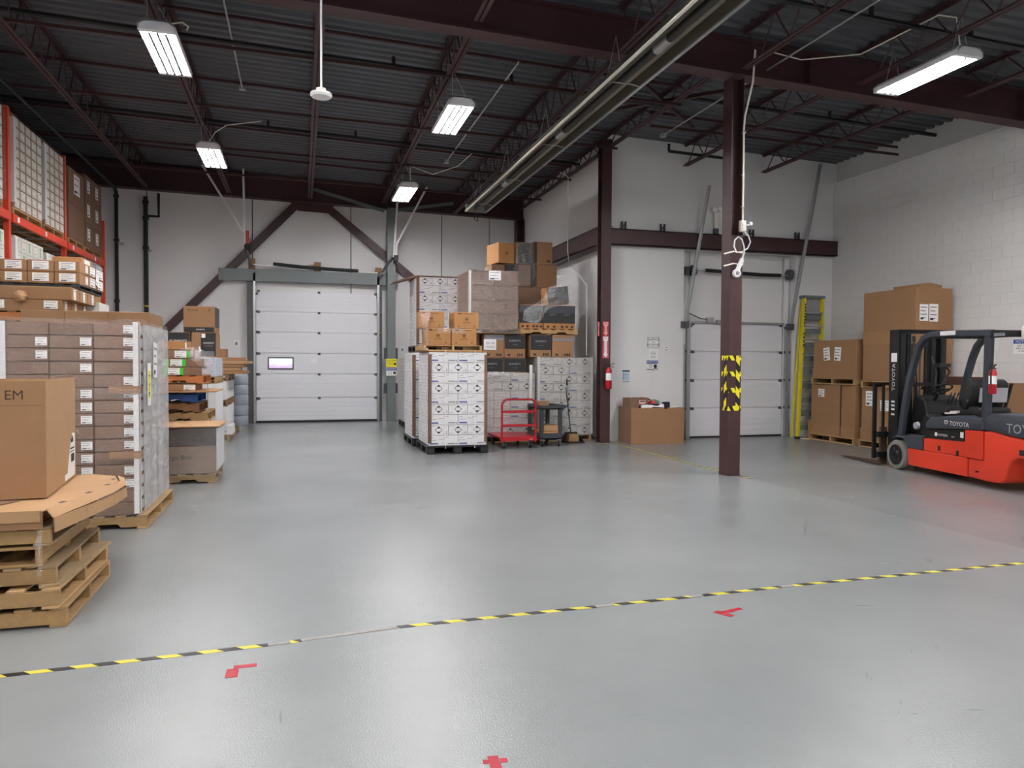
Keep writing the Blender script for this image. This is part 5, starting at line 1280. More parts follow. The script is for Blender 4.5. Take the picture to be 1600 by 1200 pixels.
post('white edge guard on the right front corner of the load by corner column', 5.912, HG - 0.012, 0.15, 1.60, GW, 0.05, -1, 1)
MB().box(4.50, HG - 0.06, 0.2, 4.56, HG - 0.03, 1.58).build('loose_edge_guard', GW, label='loose white edge guard hanging between the two wrapped loads', cat='edge guard')

# ------------------------------------------------------------------ brown logo cartons
def emblem(parent, loc, s=1.0, m=None):
    m = m or INKBR
    k = ('emb', m.name)
    if k not in _bx:
        b = MB()
        for i in range(10):
            a0, a1 = R(-40 + i * 26), R(-40 + (i + 1) * 26)
            b.prism([(0.03 * math.cos(a0), 0.03 * math.sin(a0)), (0.03 * math.cos(a1), 0.03 * math.sin(a1)), (0.022 * math.cos(a1), 0.022 * math.sin(a1)), (0.022 * math.cos(a0), 0.022 * math.sin(a0))], -0.0015, 0, 'y')
        b.box(-0.03, -0.0015, -0.034, 0.03, 0, -0.026).box(-0.016, -0.0015, -0.012, 0.016, 0, 0.006)
        _bx[k] = b.mesh('emblem', m)
    o = O('printed_emblem', _bx[k], parent, loc); o.scale = (s, 1, s); return o
def logo_carton(label, x, y, z, w, d, h, m, rz=0, group=None, txt=True):
    o = carton(label, x, y, z, w, d, h, m, rz, group, name='logo_carton')
    f = -d / 2 + 0.0005
    emblem(o, (0.0, f, h * 0.58)); 
    if txt: text('SAKURAI', 0.036, INKBR, o, (0.0, f - 0.001, h * 0.36))
    b = MB().box(-w * .36, f - .0015, h * .86, -w * .22, f, h * .94).box(-w * .18, f - .0015, h * .88, w * .3, f, h * .905)
    for q in (-.34, .30): b.box(w * q, f - .0015, h * .08, w * q + .012, f, h * .2)
    b.build('printed_marks', INKBR, o)
    return o
wood_pallet('light wooden pallet on top of the nearest white load', 2.60, 13.35, 1.824, 1.05, 1.0, 0.10)
for r_, x, z, nm, rz in ((0, 2.33, 1.926, 'lower left', 0), (0, 2.80, 1.926, 'lower right', 0), (1, 2.23, 2.222, 'upper left', -4), (1, 2.84, 2.222, 'upper right', 3)):
    logo_carton('brown logo carton, %s of four on top of the nearest white load' % nm, x, 13.06 + (0.02 if r_ else 0), z, 0.455, 0.40, 0.293, KRAFT_O, R(rz), 'brown logo cartons on the nearest white load')
sheet('torn clear film hanging at the left of the brown logo cartons', [[(2.02, 12.88, 2.48), (2.12, 12.85, 2.50), (2.2, 12.84, 2.49)], [(2.03, 12.88, 2.30), (2.08, 12.85, 2.28), (2.14, 12.845, 2.24)], [(2.09, 12.86, 2.08), (2.11, 12.85, 2.06), (2.14, 12.845, 2.06)], [(2.12, 12.86, 1.93), (2.15, 12.85, 1.92), (2.2, 12.845, 1.93)]], FILM_H)
sheet('patch of shiny film over the middle of the logo cartons', [[(2.3 + .17 * k, 12.845, 2.24) for k in range(4)], [(2.3 + .17 * k, 12.84, 2.19) for k in range(4)], [(2.3 + .17 * k, 12.85, 2.13) for k in range(4)]], FILM_S)

# E: big wrapped load of brown logo cartons
wood_pallet('wooden pallet high up under the wrapped brown logo cartons', 3.78, 15.0, 2.215, 1.08, 1.0, 0.10, ma=WOOD_B, mb=WOOD_B)
ex0, ey0 = 3.27, 14.5
for i in range(4):
    for c in range(2):
        logo_carton('brown logo carton, %s, front %s, high wrapped brown load' % (rowname(i, 4), ('left', 'right')[c]), ex0 + 0.25 + 0.5 * c, ey0 + 0.2, 2.318 + (3 - i) * 0.292, 0.5, 0.40, 0.292, KRAFT_D, 0, 'brown logo cartons of the high wrapped load')
    for j in (1, 2):
        if i == 0 or True:
            carton('brown carton, %s, left side %s back, high wrapped brown load' % (rowname(i, 4), ('', 'first', 'second')[j]), ex0 + 0.25, ey0 + 0.2 + 0.40 * j, 2.318 + (3 - i) * 0.292, 0.5, 0.40, 0.292, KRAFT_D, 0, 'brown logo cartons of the high wrapped load')
for j in (1, 2): carton('brown carton on top layer, right side %s back, high wrapped brown load' % ('', 'first', 'second')[j], ex0 + 0.75, ey0 + 0.2 + 0.40 * j, 2.318 + 3 * 0.292, 0.5, 0.40, 0.292, KRAFT_D, 0, 'brown logo cartons of the high wrapped load')
MB().box(ex0 + 0.52, ey0 + 0.42, 2.318, ex0 + 0.98, ey0 + 1.18, 3.19).build('inner_load', KRAFT_D, label='inner brown cartons enclosed in the high wrapped brown load', cat='carton block')
wrap('shiny stretch film round the high brown logo cartons', ex0, ey0, ex0 + 1.0, ey0 + 1.2, 2.22, 3.49, film('crinkled_shiny_film', 0.22, 0.012, 9.0, 0.10, 0.035), 0.012, top=True, seed=41)
post('white edge board on the left front corner of the high brown load', ex0 - 0.03, ey0 - 0.03, 2.33, 1.14, GW, 0.05, 1, 1)
n_ = E('paper_note', 'white paper sheet on the front of the high wrapped brown load', 'paper', (3.78, ey0 - 0.035, 3.38)); sticker(n_, 0.25, 0.19, (0, 0, 0), FRONT, 3, name='sheet')

# F: printed cartons below and right of it
FY = 14.58
def band_carton(label, x, z, w, h, top_black, words, d=0.55, y=None, small=True, rz=0):
    o = carton(label, x, (y or FY) + d / 2, z, w, d, h, KRAFT, rz, tape=True)
    f = -d / 2
    if top_black > 0:
        MB().box(-w / 2 + .01, f - .002, h * (1 - top_black), w / 2 - .01, f + .001, h - .012).build('black_band', BLACKP, o)
        if words: text(words, 0.052, SILVER if 'SILVER' in globals() else LABELW, o, (0, f - .004, h * (1 - top_black * 0.45))); text('FLOORING', 0.022, INKG, o, (0, f - .004, h * (1 - top_black * 0.72)))
    if small:
        b = MB().box(-w * .35, f - .002, h * .07, -w * .22, f, h * .16)
        for q in (.10, .2, .3): b.box(w * q, f - .002, h * .06, w * q + .03, f, h * .17)
        b.build('printed_marks', INKBR, o)
    return o
# below E, on top of H1
for k, (x, w) in enumerate(((3.74, 0.50), (4.24, 0.48))):
    band_carton('dark printed carton directly on the load behind red cart, %s' % ('left', 'right')[k], x, 1.425, w, 0.30, 0.95, 'ELEMENTS', small=False)
o = band_carton('carton with a white paper note under the high brown load', 3.80, 1.728, 0.42, 0.48, 0, None)
MB().box(-.20, -.277, .36, .20, -.274, .47).build('black_band', INKG, o)
n_ = E('paper_note', 'white paper note with two printed lines left of the black lettered cartons', 'paper', (3.71, FY - 0.006, 1.99)); sticker(n_, 0.26, 0.22, (0, 0, 0), FRONT, 0, name='sheet')
text('GO 58', 0.06, INKB, n_, (0, -0.004, 0.03)); text('WHITE', 0.05, INKB, n_, (0, -0.004, -0.05))
band_carton('carton with faded black lettered band under the high brown load, right', 4.24, 1.728, 0.45, 0.48, 0.62, 'ELEMENTS')
carton('brown carton behind the noted one under high brown load', 3.45, FY + 0.6, 1.45, 0.16, 0.9, 0.75, KRAFT_D, tape=False)
# on top of H2
o = band_carton('black lettered carton with dark band on the load beside corner column', 4.80, 1.742, 0.46, 0.47, 0.68, 'ELEMENTS', rz=R(0))
o = band_carton('plain brown printed carton beside the black lettered one, top of load', 5.28, 1.742, 0.46, 0.47, 0.0, None)
MB().box(-.22, -.277, .34, .22, -.274, .40).build('tape_band', INKG, o); text('FRAGILE', 0.04, INKBR, o, (0.06, -.279, .05))
wood_pallet('wooden pallet above the black lettered cartons, by the side wall', 4.98, FY + 0.5, 2.214, 1.26, 1.0, 0.115, 'x')
for k, (x, w) in enumerate(((4.60, 0.52), (5.22, 0.70))):
    o = carton('black topped carton with brown base on the high right pallet, %s' % ('left', 'right')[k], x, FY + 0.34, 2.331, w, 0.6, 0.50, KRAFT_O)
    MB().box(-w / 2 + .004, -.304, .12, w / 2 - .004, -.298, .485).build('black_band', BLACKP, o)
    MB().box(-w / 2 + .004, -.306, .33, w / 2 - .004, -.303, .485).build('dark_tint_band', mat('slate_print', '#3a3d44', 0.4), o)
    text('ELEMENTS', 0.03, INKG, o, (-w * .22, -.308, .30)); text('ELEMENTS', 0.03, INKG, o, (w * .24, -.308, .30))
    b = MB()
    for q in (-.4, -.2, .05, .2, .36): b.box(w * q, -.3045, .03, w * q + .05, -.299, .07)
    b.build('printed_marks', INKBR, o)
o = carton('black carton with an orange end tilted under clear film, high right', 5.25, FY + 0.40, 2.85, 0.55, 0.5, 0.36, KRAFT_O, R(-12)); o.rotation_euler = (0, R(-6), R(-14)); o.location.z = 2.865
MB().box(-0.17, -0.254, 0.01, 0.27, -0.25, 0.35).build('black_panel', BLACKP, o)
sheet('large torn clear film draped over the high right cartons', [[(4.95, FY - .02, 3.20), (5.15, FY - .06, 3.26), (5.4, FY - .02, 3.27), (5.58, FY + .1, 3.22), (5.66, FY + .5, 3.1)],
      [(4.85, FY - .03, 2.98), (5.05, FY - .10, 2.98), (5.35, FY - .05, 3.05), (5.63, FY + .05, 3.0), (5.70, FY + .5, 2.95)],
      [(4.60, FY - .02, 2.80), (4.85, FY - .08, 2.80), (5.2, FY - .02, 2.86), (5.62, FY + .02, 2.87), (5.72, FY + .5, 2.8)],
      [(4.42, FY - .01, 2.70), (4.65, FY - .05, 2.62), (4.85, FY - .03, 2.68), (5.0, FY - .02, 2.82), (5.1, FY - .02, 2.86)],
      [(4.40, FY, 2.50), (4.60, FY - .03, 2.42), (4.75, FY - .04, 2.45), (4.82, FY - .03, 2.6), (4.9, FY - .02, 2.8)]], FILM_H)
# highest cartons behind
TY = 15.75
MB().box(4.0, TY + 0.02, 0.14, 5.6, TY + 0.75, 2.85).build('inner_load', KRAFT_D, label='brown carton block behind the wrapped loads carrying the highest cartons', cat='carton block', bevel=0.01)
wood_pallet('wooden pallet on floor under the brown block behind the wrapped loads', 4.8, TY + 0.4, 0, 1.6, 0.8, 0.135)
def high(label, x0, x1, z0, z1, m=KRAFT, rz=0, black=None, y=TY):
    o = carton(label, (x0 + x1) / 2, y + 0.3, z0, x1 - x0, 0.58, z1 - z0, m, R(rz))
    if black: MB().box((black[0] - .5) * (x1 - x0), -.294, .02, (black[1] - .5) * (x1 - x0), -.288, z1 - z0 - .02).build('black_panel', BLACKP, o)
    return o
high('brown carton low behind the high right pallet under the others', 4.45, 5.45, 2.86, 3.31, KRAFT_D)
high('carton half black behind the torn film, left of the brown one', 4.36, 4.95, 3.312, 3.81, KRAFT_D, 0, (0.0, 0.5))
high('plain brown carton second from top at the far right of the pile', 4.96, 5.56, 3.312, 3.82, KRAFT, 0, (0, 0.2))
carton('brown carton filling behind the high wrapped brown load', 4.2, TY + 0.35, 2.86, 0.30, 0.6, 0.94, KRAFT_D)
o = high('topmost tilted carton with a bright orange end, above brown load', 4.12, 4.52, 3.822, 4.27, KRAFT_O, 13); emblem(o, (0, -.291, .22), 1.2)
high('topmost carton with dark film wrapped side, middle of the pile top', 4.60, 4.98, 3.822, 4.30, KRAFT_D, -2, (0.15, 0.95), TY + 0.02)
o = high('topmost brown carton with small arrow marks, right of the pile top', 5.0, 5.44, 3.822, 4.33, KRAFT, 3, (0, 0.15)); MB().box(0.08, -.293, .06, .12, -.289, .11).box(0.13, -.293, .05, .17, -.289, .11).build('printed_marks', INKBR, o)
sheet('strip of clear film hanging from the topmost cartons', [[(4.62, TY - .02, 4.28), (4.72, TY - .05, 4.30), (4.86, TY - .03, 4.30), (4.98, TY - .02, 4.29)], [(4.60, TY - .02, 4.0), (4.70, TY - .06, 4.0), (4.84, TY - .03, 3.98), (5.0, TY - .02, 3.9)], [(4.52, TY - .02, 3.6), (4.62, TY - .05, 3.62), (4.78, TY - .03, 3.6), (5.06, TY - .02, 3.55)], [(4.45, TY - .02, 3.34), (4.6, TY - .04, 3.32), (4.75, TY - .03, 3.33), (4.9, TY - .02, 3.35)]], FILM_S)

# ================================================================== CARTS AND CLEANING
pc = E('platform_cart', 'red steel platform cart with a railed handle before the white loads', 'cart', (3.60, 13.33, 0))
MB().box(0.0, 0.0, 0.185, 0.72, 1.0, 0.225).build('deck', RED, pc, bevel=0.006)
MB().box(0.0, -0.012, 0.15, 0.72, 0.012, 0.20).build('deck_rim', RED, pc)
MB().tube([(0.03, 0.0, 0.12), (0.03, 0, 0.82), (0.045, 0, 0.87), (0.08, 0, 0.915), (0.13, 0, 0.93), (0.59, 0, 0.93), (0.64, 0, 0.915), (0.675, 0, 0.87), (0.69, 0, 0.82), (0.69, 0, 0.12)], 0.02, 10).build('handle_frame', RED, pc, smooth=True)
for z in (0.70, 0.44): MB().box(0.03, -0.012, z - 0.024, 0.69, 0.012, z + 0.024).build('cross_rail', RED, pc, bevel=0.004)
def caster(parent, x, y, r=0.06, w=0.035):
    e = MB().lathe([(r * .55, -w / 2), (r, -w / 2), (r, w / 2), (r * .55, w / 2)], (x, y, r), 'x', 16).build('caster_wheel', BLACK, parent, smooth=True)
    MB().lathe([(r * .4, -w / 2 - .004), (r * .4, w / 2 + .004)], (x, y, r), 'x', 12).build('wheel_hub', GALV, e)
    MB().box(x - w / 2 - .012, y - 0.02, r, x - w / 2 - .006, y + 0.02, r * 2 + .05).box(x + w / 2 + .006, y - 0.02, r, x + w / 2 + .012, y + 0.02, r * 2 + .05).box(x - 0.045, y - 0.04, r * 2 + .03, x + 0.045, y + 0.04, r * 2 + .05).build('caster_fork', GALV, e)
for x in (0.09, 0.60):
    for y in (0.06, 0.9): caster(pc, x, y, 0.065)
text('CART', 0.03, LABELW, pc, (0.60, -0.0135, 0.175))
uc = E('utility_cart', 'dark grey plastic two shelf utility cart beside the red cart', 'cart', (4.44, 13.50, 0))
def shelf_tray(z, hh, par):
    b = MB().box(0, 0, z, 0.46, 0.84, z + 0.03).box(0, 0, z, 0.03, 0.84, z + hh).box(0.43, 0, z, 0.46, 0.84, z + hh).box(0.03, 0, z, 0.43, 0.03, z + hh).box(0.03, 0.81, z, 0.43, 0.84, z + hh)
    return b
shelf_tray(0.72, 0.08, uc).build('top_tray', CARTGREY, uc, bevel=0.006)
shelf_tray(0.14, 0.12, uc).build('bottom_tray', CARTGREY, uc, bevel=0.006)
for x in (0.005, 0.385):
    for y in (0.01, 0.76): MB().box(x, y, 0.2, x + 0.07, y + 0.07, 0.73).build('leg', CARTGREY, uc, bevel=0.008)
MB().box(0.44, 0.05, 0.765, 0.56, 0.80, 0.80).prism([(0.44, 0.66), (0.50, 0.72), (0.56, 0.77), (0.56, 0.80), (0.44, 0.80)], 0.02, 0.06, 'y').build('handle', CARTGREY, uc, bevel=0.005)
for x in (0.06, 0.40):
    for y in (0.07, 0.77): caster(uc, x, y, 0.045, 0.03)
o = carton('small brown carton on the top tray of the utility cart', 4.58, 13.85, 0.751, 0.22, 0.3, 0.12, KRAFT)
o = carton('brown carton on the bottom tray of the utility cart, lower', 4.67, 13.75, 0.171, 0.34, 0.45, 0.13, KRAFT_O)
o = carton('brown carton on the bottom tray of the utility cart, upper', 4.68, 13.75, 0.303, 0.30, 0.40, 0.11, KRAFT_L)
dp = E('dustpan', 'black lobby dustpan with long metal handle leaning on white cartons', 'dustpan', (5.36, 14.10, 0))
MB().prism([(-0.20, 0.0), (0.20, 0.0), (0.13, 0.20), (-0.13, 0.20)], 0.16, 0.18, 'y').prism([(-0.20, 0.0), (0.20, 0.0), (0.20, 0.012), (-0.20, 0.012)], -0.12, 0.18, 'y').prism([(-.12, 0), (.16, 0), (.16, .12)], -0.20, -0.185, 'x').prism([(-.12, 0), (.16, 0), (.16, .12)], 0.185, 0.20, 'x').build('pan', BLACK, dp)
MB().prism([(-0.12, 0.02), (0.11, 0.02), (0.09, 0.17), (-0.09, 0.17)], -0.02, 0.15, 'y').build('broom_head', WOOD, dp)
MB().tube([(0.0, 0.17, 0.18), (-0.06, 0.26, 1.20)], 0.011, 8).build('handle', CHROME, dp, smooth=True)
MB().tube([(-0.058, 0.26, 1.16), (-0.065, 0.26, 1.28)], 0.018, 8).build('grip', BLACK, dp)
MB().tube([(-0.012, 0.15, 0.20), (-0.10, 0.22, 1.12)], 0.009, 8).build('broom_handle', BLACK, dp)
for z in (0.62, 0.85): MB().lathe([(0.022, 0), (0.022, 0.05)], (-0.028 - (z - .62) * .06, 0.20, z), n=10).build('clip', BLACK, dp)

# ------------------------------------------------------------------ big cardboard bin by the partition wall
bn = E('cardboard_bin', 'large open brown cardboard bin by the partition wall', 'cardboard bin', (6.33, 13.45, 0))
BW, BD, BH = 1.17, 0.62, 0.73
for nm, a in (('front_side', (0, 0, 0, BW, 0.01, BH)), ('rear_side', (0, BD - .01, 0, BW, BD, BH)), ('left_side', (0, .01, 0, .01, BD - .01, BH + .01)), ('right_side', (BW - .01, .01, 0, BW, BD - .01, BH)), ('bottom_sheet', (.01, .01, 0, BW - .01, BD - .01, .012)), ('filler_sheet', (.012, .012, BH - .06, BW - .012, BD - .012, BH - .05))):
    MB().box(*a).build(nm, KRAFT if nm != 'left_side' else KRAFT_D, bn, bevel=0.002)
zt = BH - 0.05
o = E('open_carton', 'small open brown carton on the left of the bin', 'carton', (6.38, 13.62, zt))
for nm, a in (('front_side', (0, 0, 0, .40, .006, .24)), ('rear_side', (0, .34, 0, .40, .346, .24)), ('left_side', (0, .006, 0, .006, .34, .24)), ('right_side', (.394, .006, 0, .40, .34, .24)), ('bottom_sheet', (.006, .006, 0, .394, .34, .008))): MB().box(*a).build(nm, KRAFT_D, o)
MB().prism([(.40, .24), (.50, .19), (.50, .195), (.40, .247)], 0.02, 0.33, 'y').build('flap', KRAFT, o)
MB().box(.20, -.003, .12, .34, 0, .20).build('pink_label', mat('pale_pink_label', '#e3c3c0', 0.5), o); MB().box(.22, -.005, .165, .33, -.002, .185).build('printed_line', INKK, o)
MB().tube([(6.60, 13.55, zt + .055), (7.05, 13.50, zt + .055)], 0.052, 14).build('paper_roll', WHITEM, smooth=True, label='white roll lying across the front of the cardboard bin', cat='roll')
MB().tube([(6.57, 13.60, zt + .06), (6.595, 13.60, zt + .06)], 0.03, 10).build('roll_plug', BLACK, label='black plug at the left end of the white roll', cat='plug')
MB().bar((6.80, 13.462, zt + .055), (7.12, 13.452, zt + .04), 0.008, 0.03).build('black_strip', BLACK, label='thin black strip lying before the white roll', cat='strip')
MB().lathe([(0.12, 0), (0.12, 0.09), (0.09, 0.13), (0.03, 0.155)], (0, 0, 0), n=16).build('red_cap_tub', mat('coral_red_plastic', '#d9484a', 0.45), loc=(6.93, 13.75, zt + 0.03), smooth=True, label='coral red rounded tub in the cardboard bin', cat='tub')
MB().lathe([(0.10, 0), (0.12, 0.04), (0.125, 0.11), (0.10, 0.13)], (0, 0, 0), n=14).build('navy_bowl', mat('navy_plastic', '#1f1d4a', 0.4), loc=(6.90, 13.60, zt + 0.0), smooth=True, label='navy blue bowl behind the white roll in bin', cat='bowl')
MB().prism([(-.10, 0), (.12, 0), (.10, .17), (-.04, .21)], 0, 0.12, 'y').build('green_bag', mat('green_plastic', '#4f9a72', 0.5), loc=(7.05, 13.82, zt), bevel=0.02, label='green bag bulging at the back of bin', cat='bag')
MB().box(-.07, -.05, 0, .07, .05, .16).build('black_case', mat('dark_navy_case', '#15162c', 0.4), loc=(7.18, 13.62, zt), bevel=0.012, label='dark navy case standing right in the bin', cat='case')
MB().box(-.05, -.04, 0, .05, .04, .12).build('white_case', WHITEM, loc=(7.06, 13.60, zt), bevel=0.01, label='white case left of the dark navy case', cat='case')
MB().box(-.20, -.12, 0, .22, .12, .012).build('paper_pile', LABELW, loc=(7.28, 13.75, BH - 0.012), rot=(0, R(-2), R(5)), label='white papers lying flat on right side of the bin', cat='papers')
MB().box(-.06, -.04, 0, .06, .04, .13).build('dark_tool', BLACKP, loc=(6.70, 13.78, zt), label='dark small tool box between carton and red tub', cat='tool box')

# ================================================================== RIGHT SIDE: tall brown boxes, ladder
def big_box(label, x0, y0, x1, y1, z0, z1, lower_flap=None, labels=(), strap=None, m=KRAFT, side='left'):
    o = carton(label, (x0 + x1) / 2, (y0 + y1) / 2, z0, x1 - x0, y1 - y0, z1 - z0, m, bevel=0.008)
    hx, hy = (x1 - x0) / 2, (y1 - y0) / 2
    if lower_flap:
        b = MB().box(-hx - .012, -hy - .006, 0, -hx - .002, hy + .006, lower_flap).box(-hx - .01, -hy - .012, 0, hx, -hy - .002, lower_flap)
        b.build('base_tray', KRAFT, o)
    for (yy, zz, w, h, a) in labels:
        l_ = sticker(o, w, h, (-hx - 0.0005, hy - yy, zz), (R(90), R(a), R(-90)), 4)
    if strap is not None:
        MB().box(-hx - .017, hy - strap - .006, 0.01, -hx - .0005, hy - strap + .006, z1 - z0 - .006).build('strap', INKK, o)
    return o
wood_pallet('wooden pallet on floor under the brown boxes beside the ladder', 11.08, 12.95, 0, 0.92, 1.36, 0.135, 'x')
big_box('large strapped brown box on the floor pallet beside the ladder', 10.66, 12.29, 11.54, 13.61, 0.137, 1.205, 0.22, ((0.33, 0.88, 0.19, 0.17, 0),), 0.93)
MB().bar((10.63, 13.62, 0.02), (10.63, 13.62, 0.42), 0.05, 0.05).build('corner_stake', WOOD, label='short wooden stake at the left corner of the strapped box', cat='stake')
wood_pallet('wooden pallet between the two brown boxes beside the ladder', 11.08, 12.93, 1.207, 0.90, 1.30, 0.13, 'x')
big_box('upper brown box with two white labels beside the ladder', 10.68, 12.29, 11.54, 13.58, 1.339, 2.13, 0.20, ((0.42, 0.50, 0.19, 0.27, -6), (0.75, 0.50, 0.19, 0.28, 5)))
wood_pallet('wooden pallet on the floor under the tall box pile by forklift', 11.12, 11.48, 0, 0.96, 1.36, 0.135, 'x')
big_box('lower brown box partly hidden behind the forklift mast', 10.70, 10.84, 11.56, 12.16, 0.137, 1.17, 0.24, ((0.22, 0.82, 0.20, 0.29, 0), (0.62, 0.70, 0.24, 0.20, 0)))
wood_pallet('wooden pallet between the tall box and the one below it', 11.12, 11.48, 1.172, 0.92, 1.32, 0.13, 'x')
tb = big_box('tallest brown box with labels above the forklift', 10.66, 10.80, 11.48, 12.10, 1.304, 3.02, None, (), None)
MB().box(-.416, -.652, .0, .412, -.648, .55).build('lower_sleeve', KRAFT, tb)
MB().box(-.418, -.653, .70, .412, -.647, .95).box(-.418, -.653, .70, -.412, .64, .95).build('tape_band', TAPEM, tb)
for xx, w in ((-.24, .19), (-.02, .20)): sticker(tb, w, 0.32 if xx > -.1 else .30, (xx, -0.6505, 1.26), FRONT, 4)
MB().prism([(10.92, 3.022), (11.44, 3.022), (11.44, 3.09), (11.16, 3.135), (10.92, 3.10)], 11.0, 11.62, 'y').build('flattened_carton', KRAFT, label='flattened carton lying on top of the tallest brown box', cat='flat carton', bevel=0.004)
o = E('open_carton', 'open brown carton with flaps up behind the forklift seat', 'carton', (10.75, 9.35, 0.62))
for nm, a in (('front_side', (0, 0, 0, .8, .008, .68)), ('rear_side', (0, 1.0, 0, .8, 1.008, .70)), ('left_side', (0, .008, 0, .008, 1.0, .66)), ('right_side', (.792, .008, 0, .8, 1.0, .7)), ('bottom_sheet', (.008, .008, 0, .792, 1.0, .01)), ('inner_fill', (.01, .01, .5, .79, .99, .55))): MB().box(*a).build(nm, KRAFT if nm != 'left_side' else KRAFT_L, o)
MB().prism([(0, .66), (-.10, .80), (-.09, .805), (.008, .665)], .05, .95, 'y').build('flap', KRAFT_D, o)
carton('brown carton on the floor below the open one behind forklift', 11.15, 9.85, 0.137, 0.82, 1.02, 0.48, KRAFT)
wood_pallet('wooden pallet on floor under the cartons behind the forklift', 11.15, 9.6, 0, 0.9, 1.55, 0.135, 'x')
carton('low brown carton against the block wall right of forklift seat', 11.2, 8.58, 0.0, 0.7, 0.42, 0.86, KRAFT_D)

ld = E('step_ladder', 'yellow fibreglass step ladder folded against the wall by small door', 'ladder', (0, 0, 0))
lb0, lt0, rb0, rt0 = Vector((10.40, 13.72, 0.02)), Vector((10.75, 14.02, 3.10)), Vector((10.98, 13.74, 0.02)), Vector((11.22, 14.02, 3.10))
for nm, p, q in (('side_rail', lb0, lt0), ('side_rail', rb0, rt0)):
    MB().bar(p, q, 0.03, 0.085, side=(1, 0, 0)).bar(p + Vector((0.022, -.03, 0)), q + Vector((0.022, -.03, 0)), 0.04, 0.012, side=(1, 0, 0)).build(nm, YELLOW, ld)
for nm, p, q in (('rear_rail', lb0 + Vector((-.02, .16, 0)), lt0 + Vector((0, .08, -.1))), ('rear_rail', rb0 + Vector((.06, .16, 0)), rt0 + Vector((.03, .08, -.1)))):
    MB().bar(p, q, 0.025, 0.05, side=(1, 0, 0)).build(nm, YELLOW, ld)
for k in range(9):
    t = (0.32 + k * 0.305) / 3.1
    a, b = lb0.lerp(lt0, t), rb0.lerp(rt0, t)
    MB().bar(a + Vector((.01, -.02, 0)), b + Vector((-.01, -.02, 0)), 0.10, 0.03).build('tread', GALV, ld)
    MB().bar(a + Vector((.03, -.03, -.1)), b + Vector((-.03, -.03, -.1)), 0.006, 0.11).build('tread_brace', GREYST, ld)
MB().bar(lt0 + Vector((-.05, .02, .02)), rt0 + Vector((.06, .02, .02)), 0.16, 0.06).build('top_cap', GREYST, ld, bevel=0.01)
a, b = lb0.lerp(lt0, .905), rb0.lerp(rt0, .905); MB().bar(a + Vector((.03, .03, 0)), b + Vector((-.03, .03, 0)), 0.008, 0.46).build('back_panel', mat('grey_ladder_panel', '#9a9b9e', 0.5), ld)
wm = MB()
for k in range(12):
    t = 0.95 - k * 0.022 if k < 8 else 0.74 - (k - 8) * 0.028
    p = lb0.lerp(lt0, t); wm.box(p.x + .006, p.y - .052, p.z - .022, p.x + .036, p.y - .046, p.z + .02)
wm.build('warning_print', INKK, ld)
for p in (lb0, rb0): MB().box(p.x - .03, p.y - .05, 0, p.x + .04, p.y + .05, .05).build('rubber_foot', BLACK, ld)
e = E('loose_strap', 'pale strap end lying on the floor by the ladder foot', 'strap', (0, 0, 0))
MB().tube([(10.42, 13.62, .012), (10.55, 13.5, .012), (10.60, 13.58, .012), (10.5, 13.66, .012), (10.62, 13.64, .10)], 0.008, 5).build('strap_end', mat('pale_yellow_strap', '#d8d59a', 0.6), e)

# ================================================================== FORKLIFT (local: x = right, y = forward, z = up)
fk = E('forklift', 'orange-red and dark grey three wheel electric forklift facing the brown boxes', 'forklift', (8.85, 9.31, 0), R(-8.5))
FW = 1.06
def part(b, name, m, bevel=0.0, smooth=False, parent=None, segs=2): return b.build(name, m, parent or fk, bevel=bevel, smooth=smooth, segs=segs)
# orange body
part(MB().prism([(-0.27, .37), (-0.24, .33), (-0.27, .105), (-1.46, .105), (-1.46, .36), (-0.60, .36)], 0.02, FW - .02, 'x'), 'lower_skirt', FORK_O, 0.012)
part(MB().prism([(-0.60, .365), (-1.405, .365), (-1.405, .575), (-0.60, .545)], 0.025, FW - .025, 'x'), 'battery_cover', FORK_O, 0.006)
part(MB().prism([(-1.41, .365), (-1.725, .365), (-1.725, .745), (-1.41, .735)], 0.02, FW - .02, 'x'), 'side_door', FORK_O, 0.008)
cw_ = [(-1.465, .36), (-1.465, .105), (-1.79, .09), (-2.02, .10), (-2.09, .16), (-2.13, .30), (-2.19, .41), (-2.28, .46), (-2.50, .46), (-2.50, .69), (-2.12, .72), (-1.87, .755), (-1.73, .75), (-1.73, .36)]
part(MB().prism(cw_, 0.03, FW - .03, 'x'), 'counterweight', FORK_O, 0.03, True, segs=3)
part(MB().box(0.015, -2.42, .50, .028, -2.33, .57), 'rear_grip', BLACK)
for y, z in ((-.92, .43), (-1.28, .40)): part(MB().box(.015, y - .02, z - .035, .03, y + .02, z + .035), 'latch', BLACK)
part(MB().box(.012, -1.66, .19, .03, -1.62, .21), 'logo_mark', BLACK)
# grey hood and rear cover
part(MB().prism([(-0.62, .68), (-1.40, .735), (-1.73, .75), (-1.73, .885), (-1.33, .925), (-0.74, .865), (-0.63, .78)], 0.02, FW - .02, 'x'), 'hood', FORK_G, 0.025, True, segs=3)
part(MB().prism([(-1.735, .755), (-1.87, .76), (-2.12, .725), (-2.50, .695), (-2.52, .90), (-2.45, 1.0), (-1.86, .985), (-1.735, .90)], 0.025, FW - .025, 'x'), 'rear_cover', FORK_G, 0.025, True, segs=3)
part(MB().prism([(-0.63, .55), (-1.40, .575), (-1.40, .73), (-0.63, .675)], 0.018, FW - .018, 'x'), 'side_plate', FORK_K)
part(MB().prism([(0.13, .47), (0.0, .50), (-0.16, .49), (-0.27, .40), (-0.30, .365), (-0.59, .365), (-0.59, .57), (-0.30, .56), (-0.16, .525), (0.02, .525)], 0.0, FW, 'x'), 'step_fender', FORK_G, 0.008)
part(MB().box(.10, -0.62, .50, FW - .10, -.10, .56), 'floor_plate', BLACK)
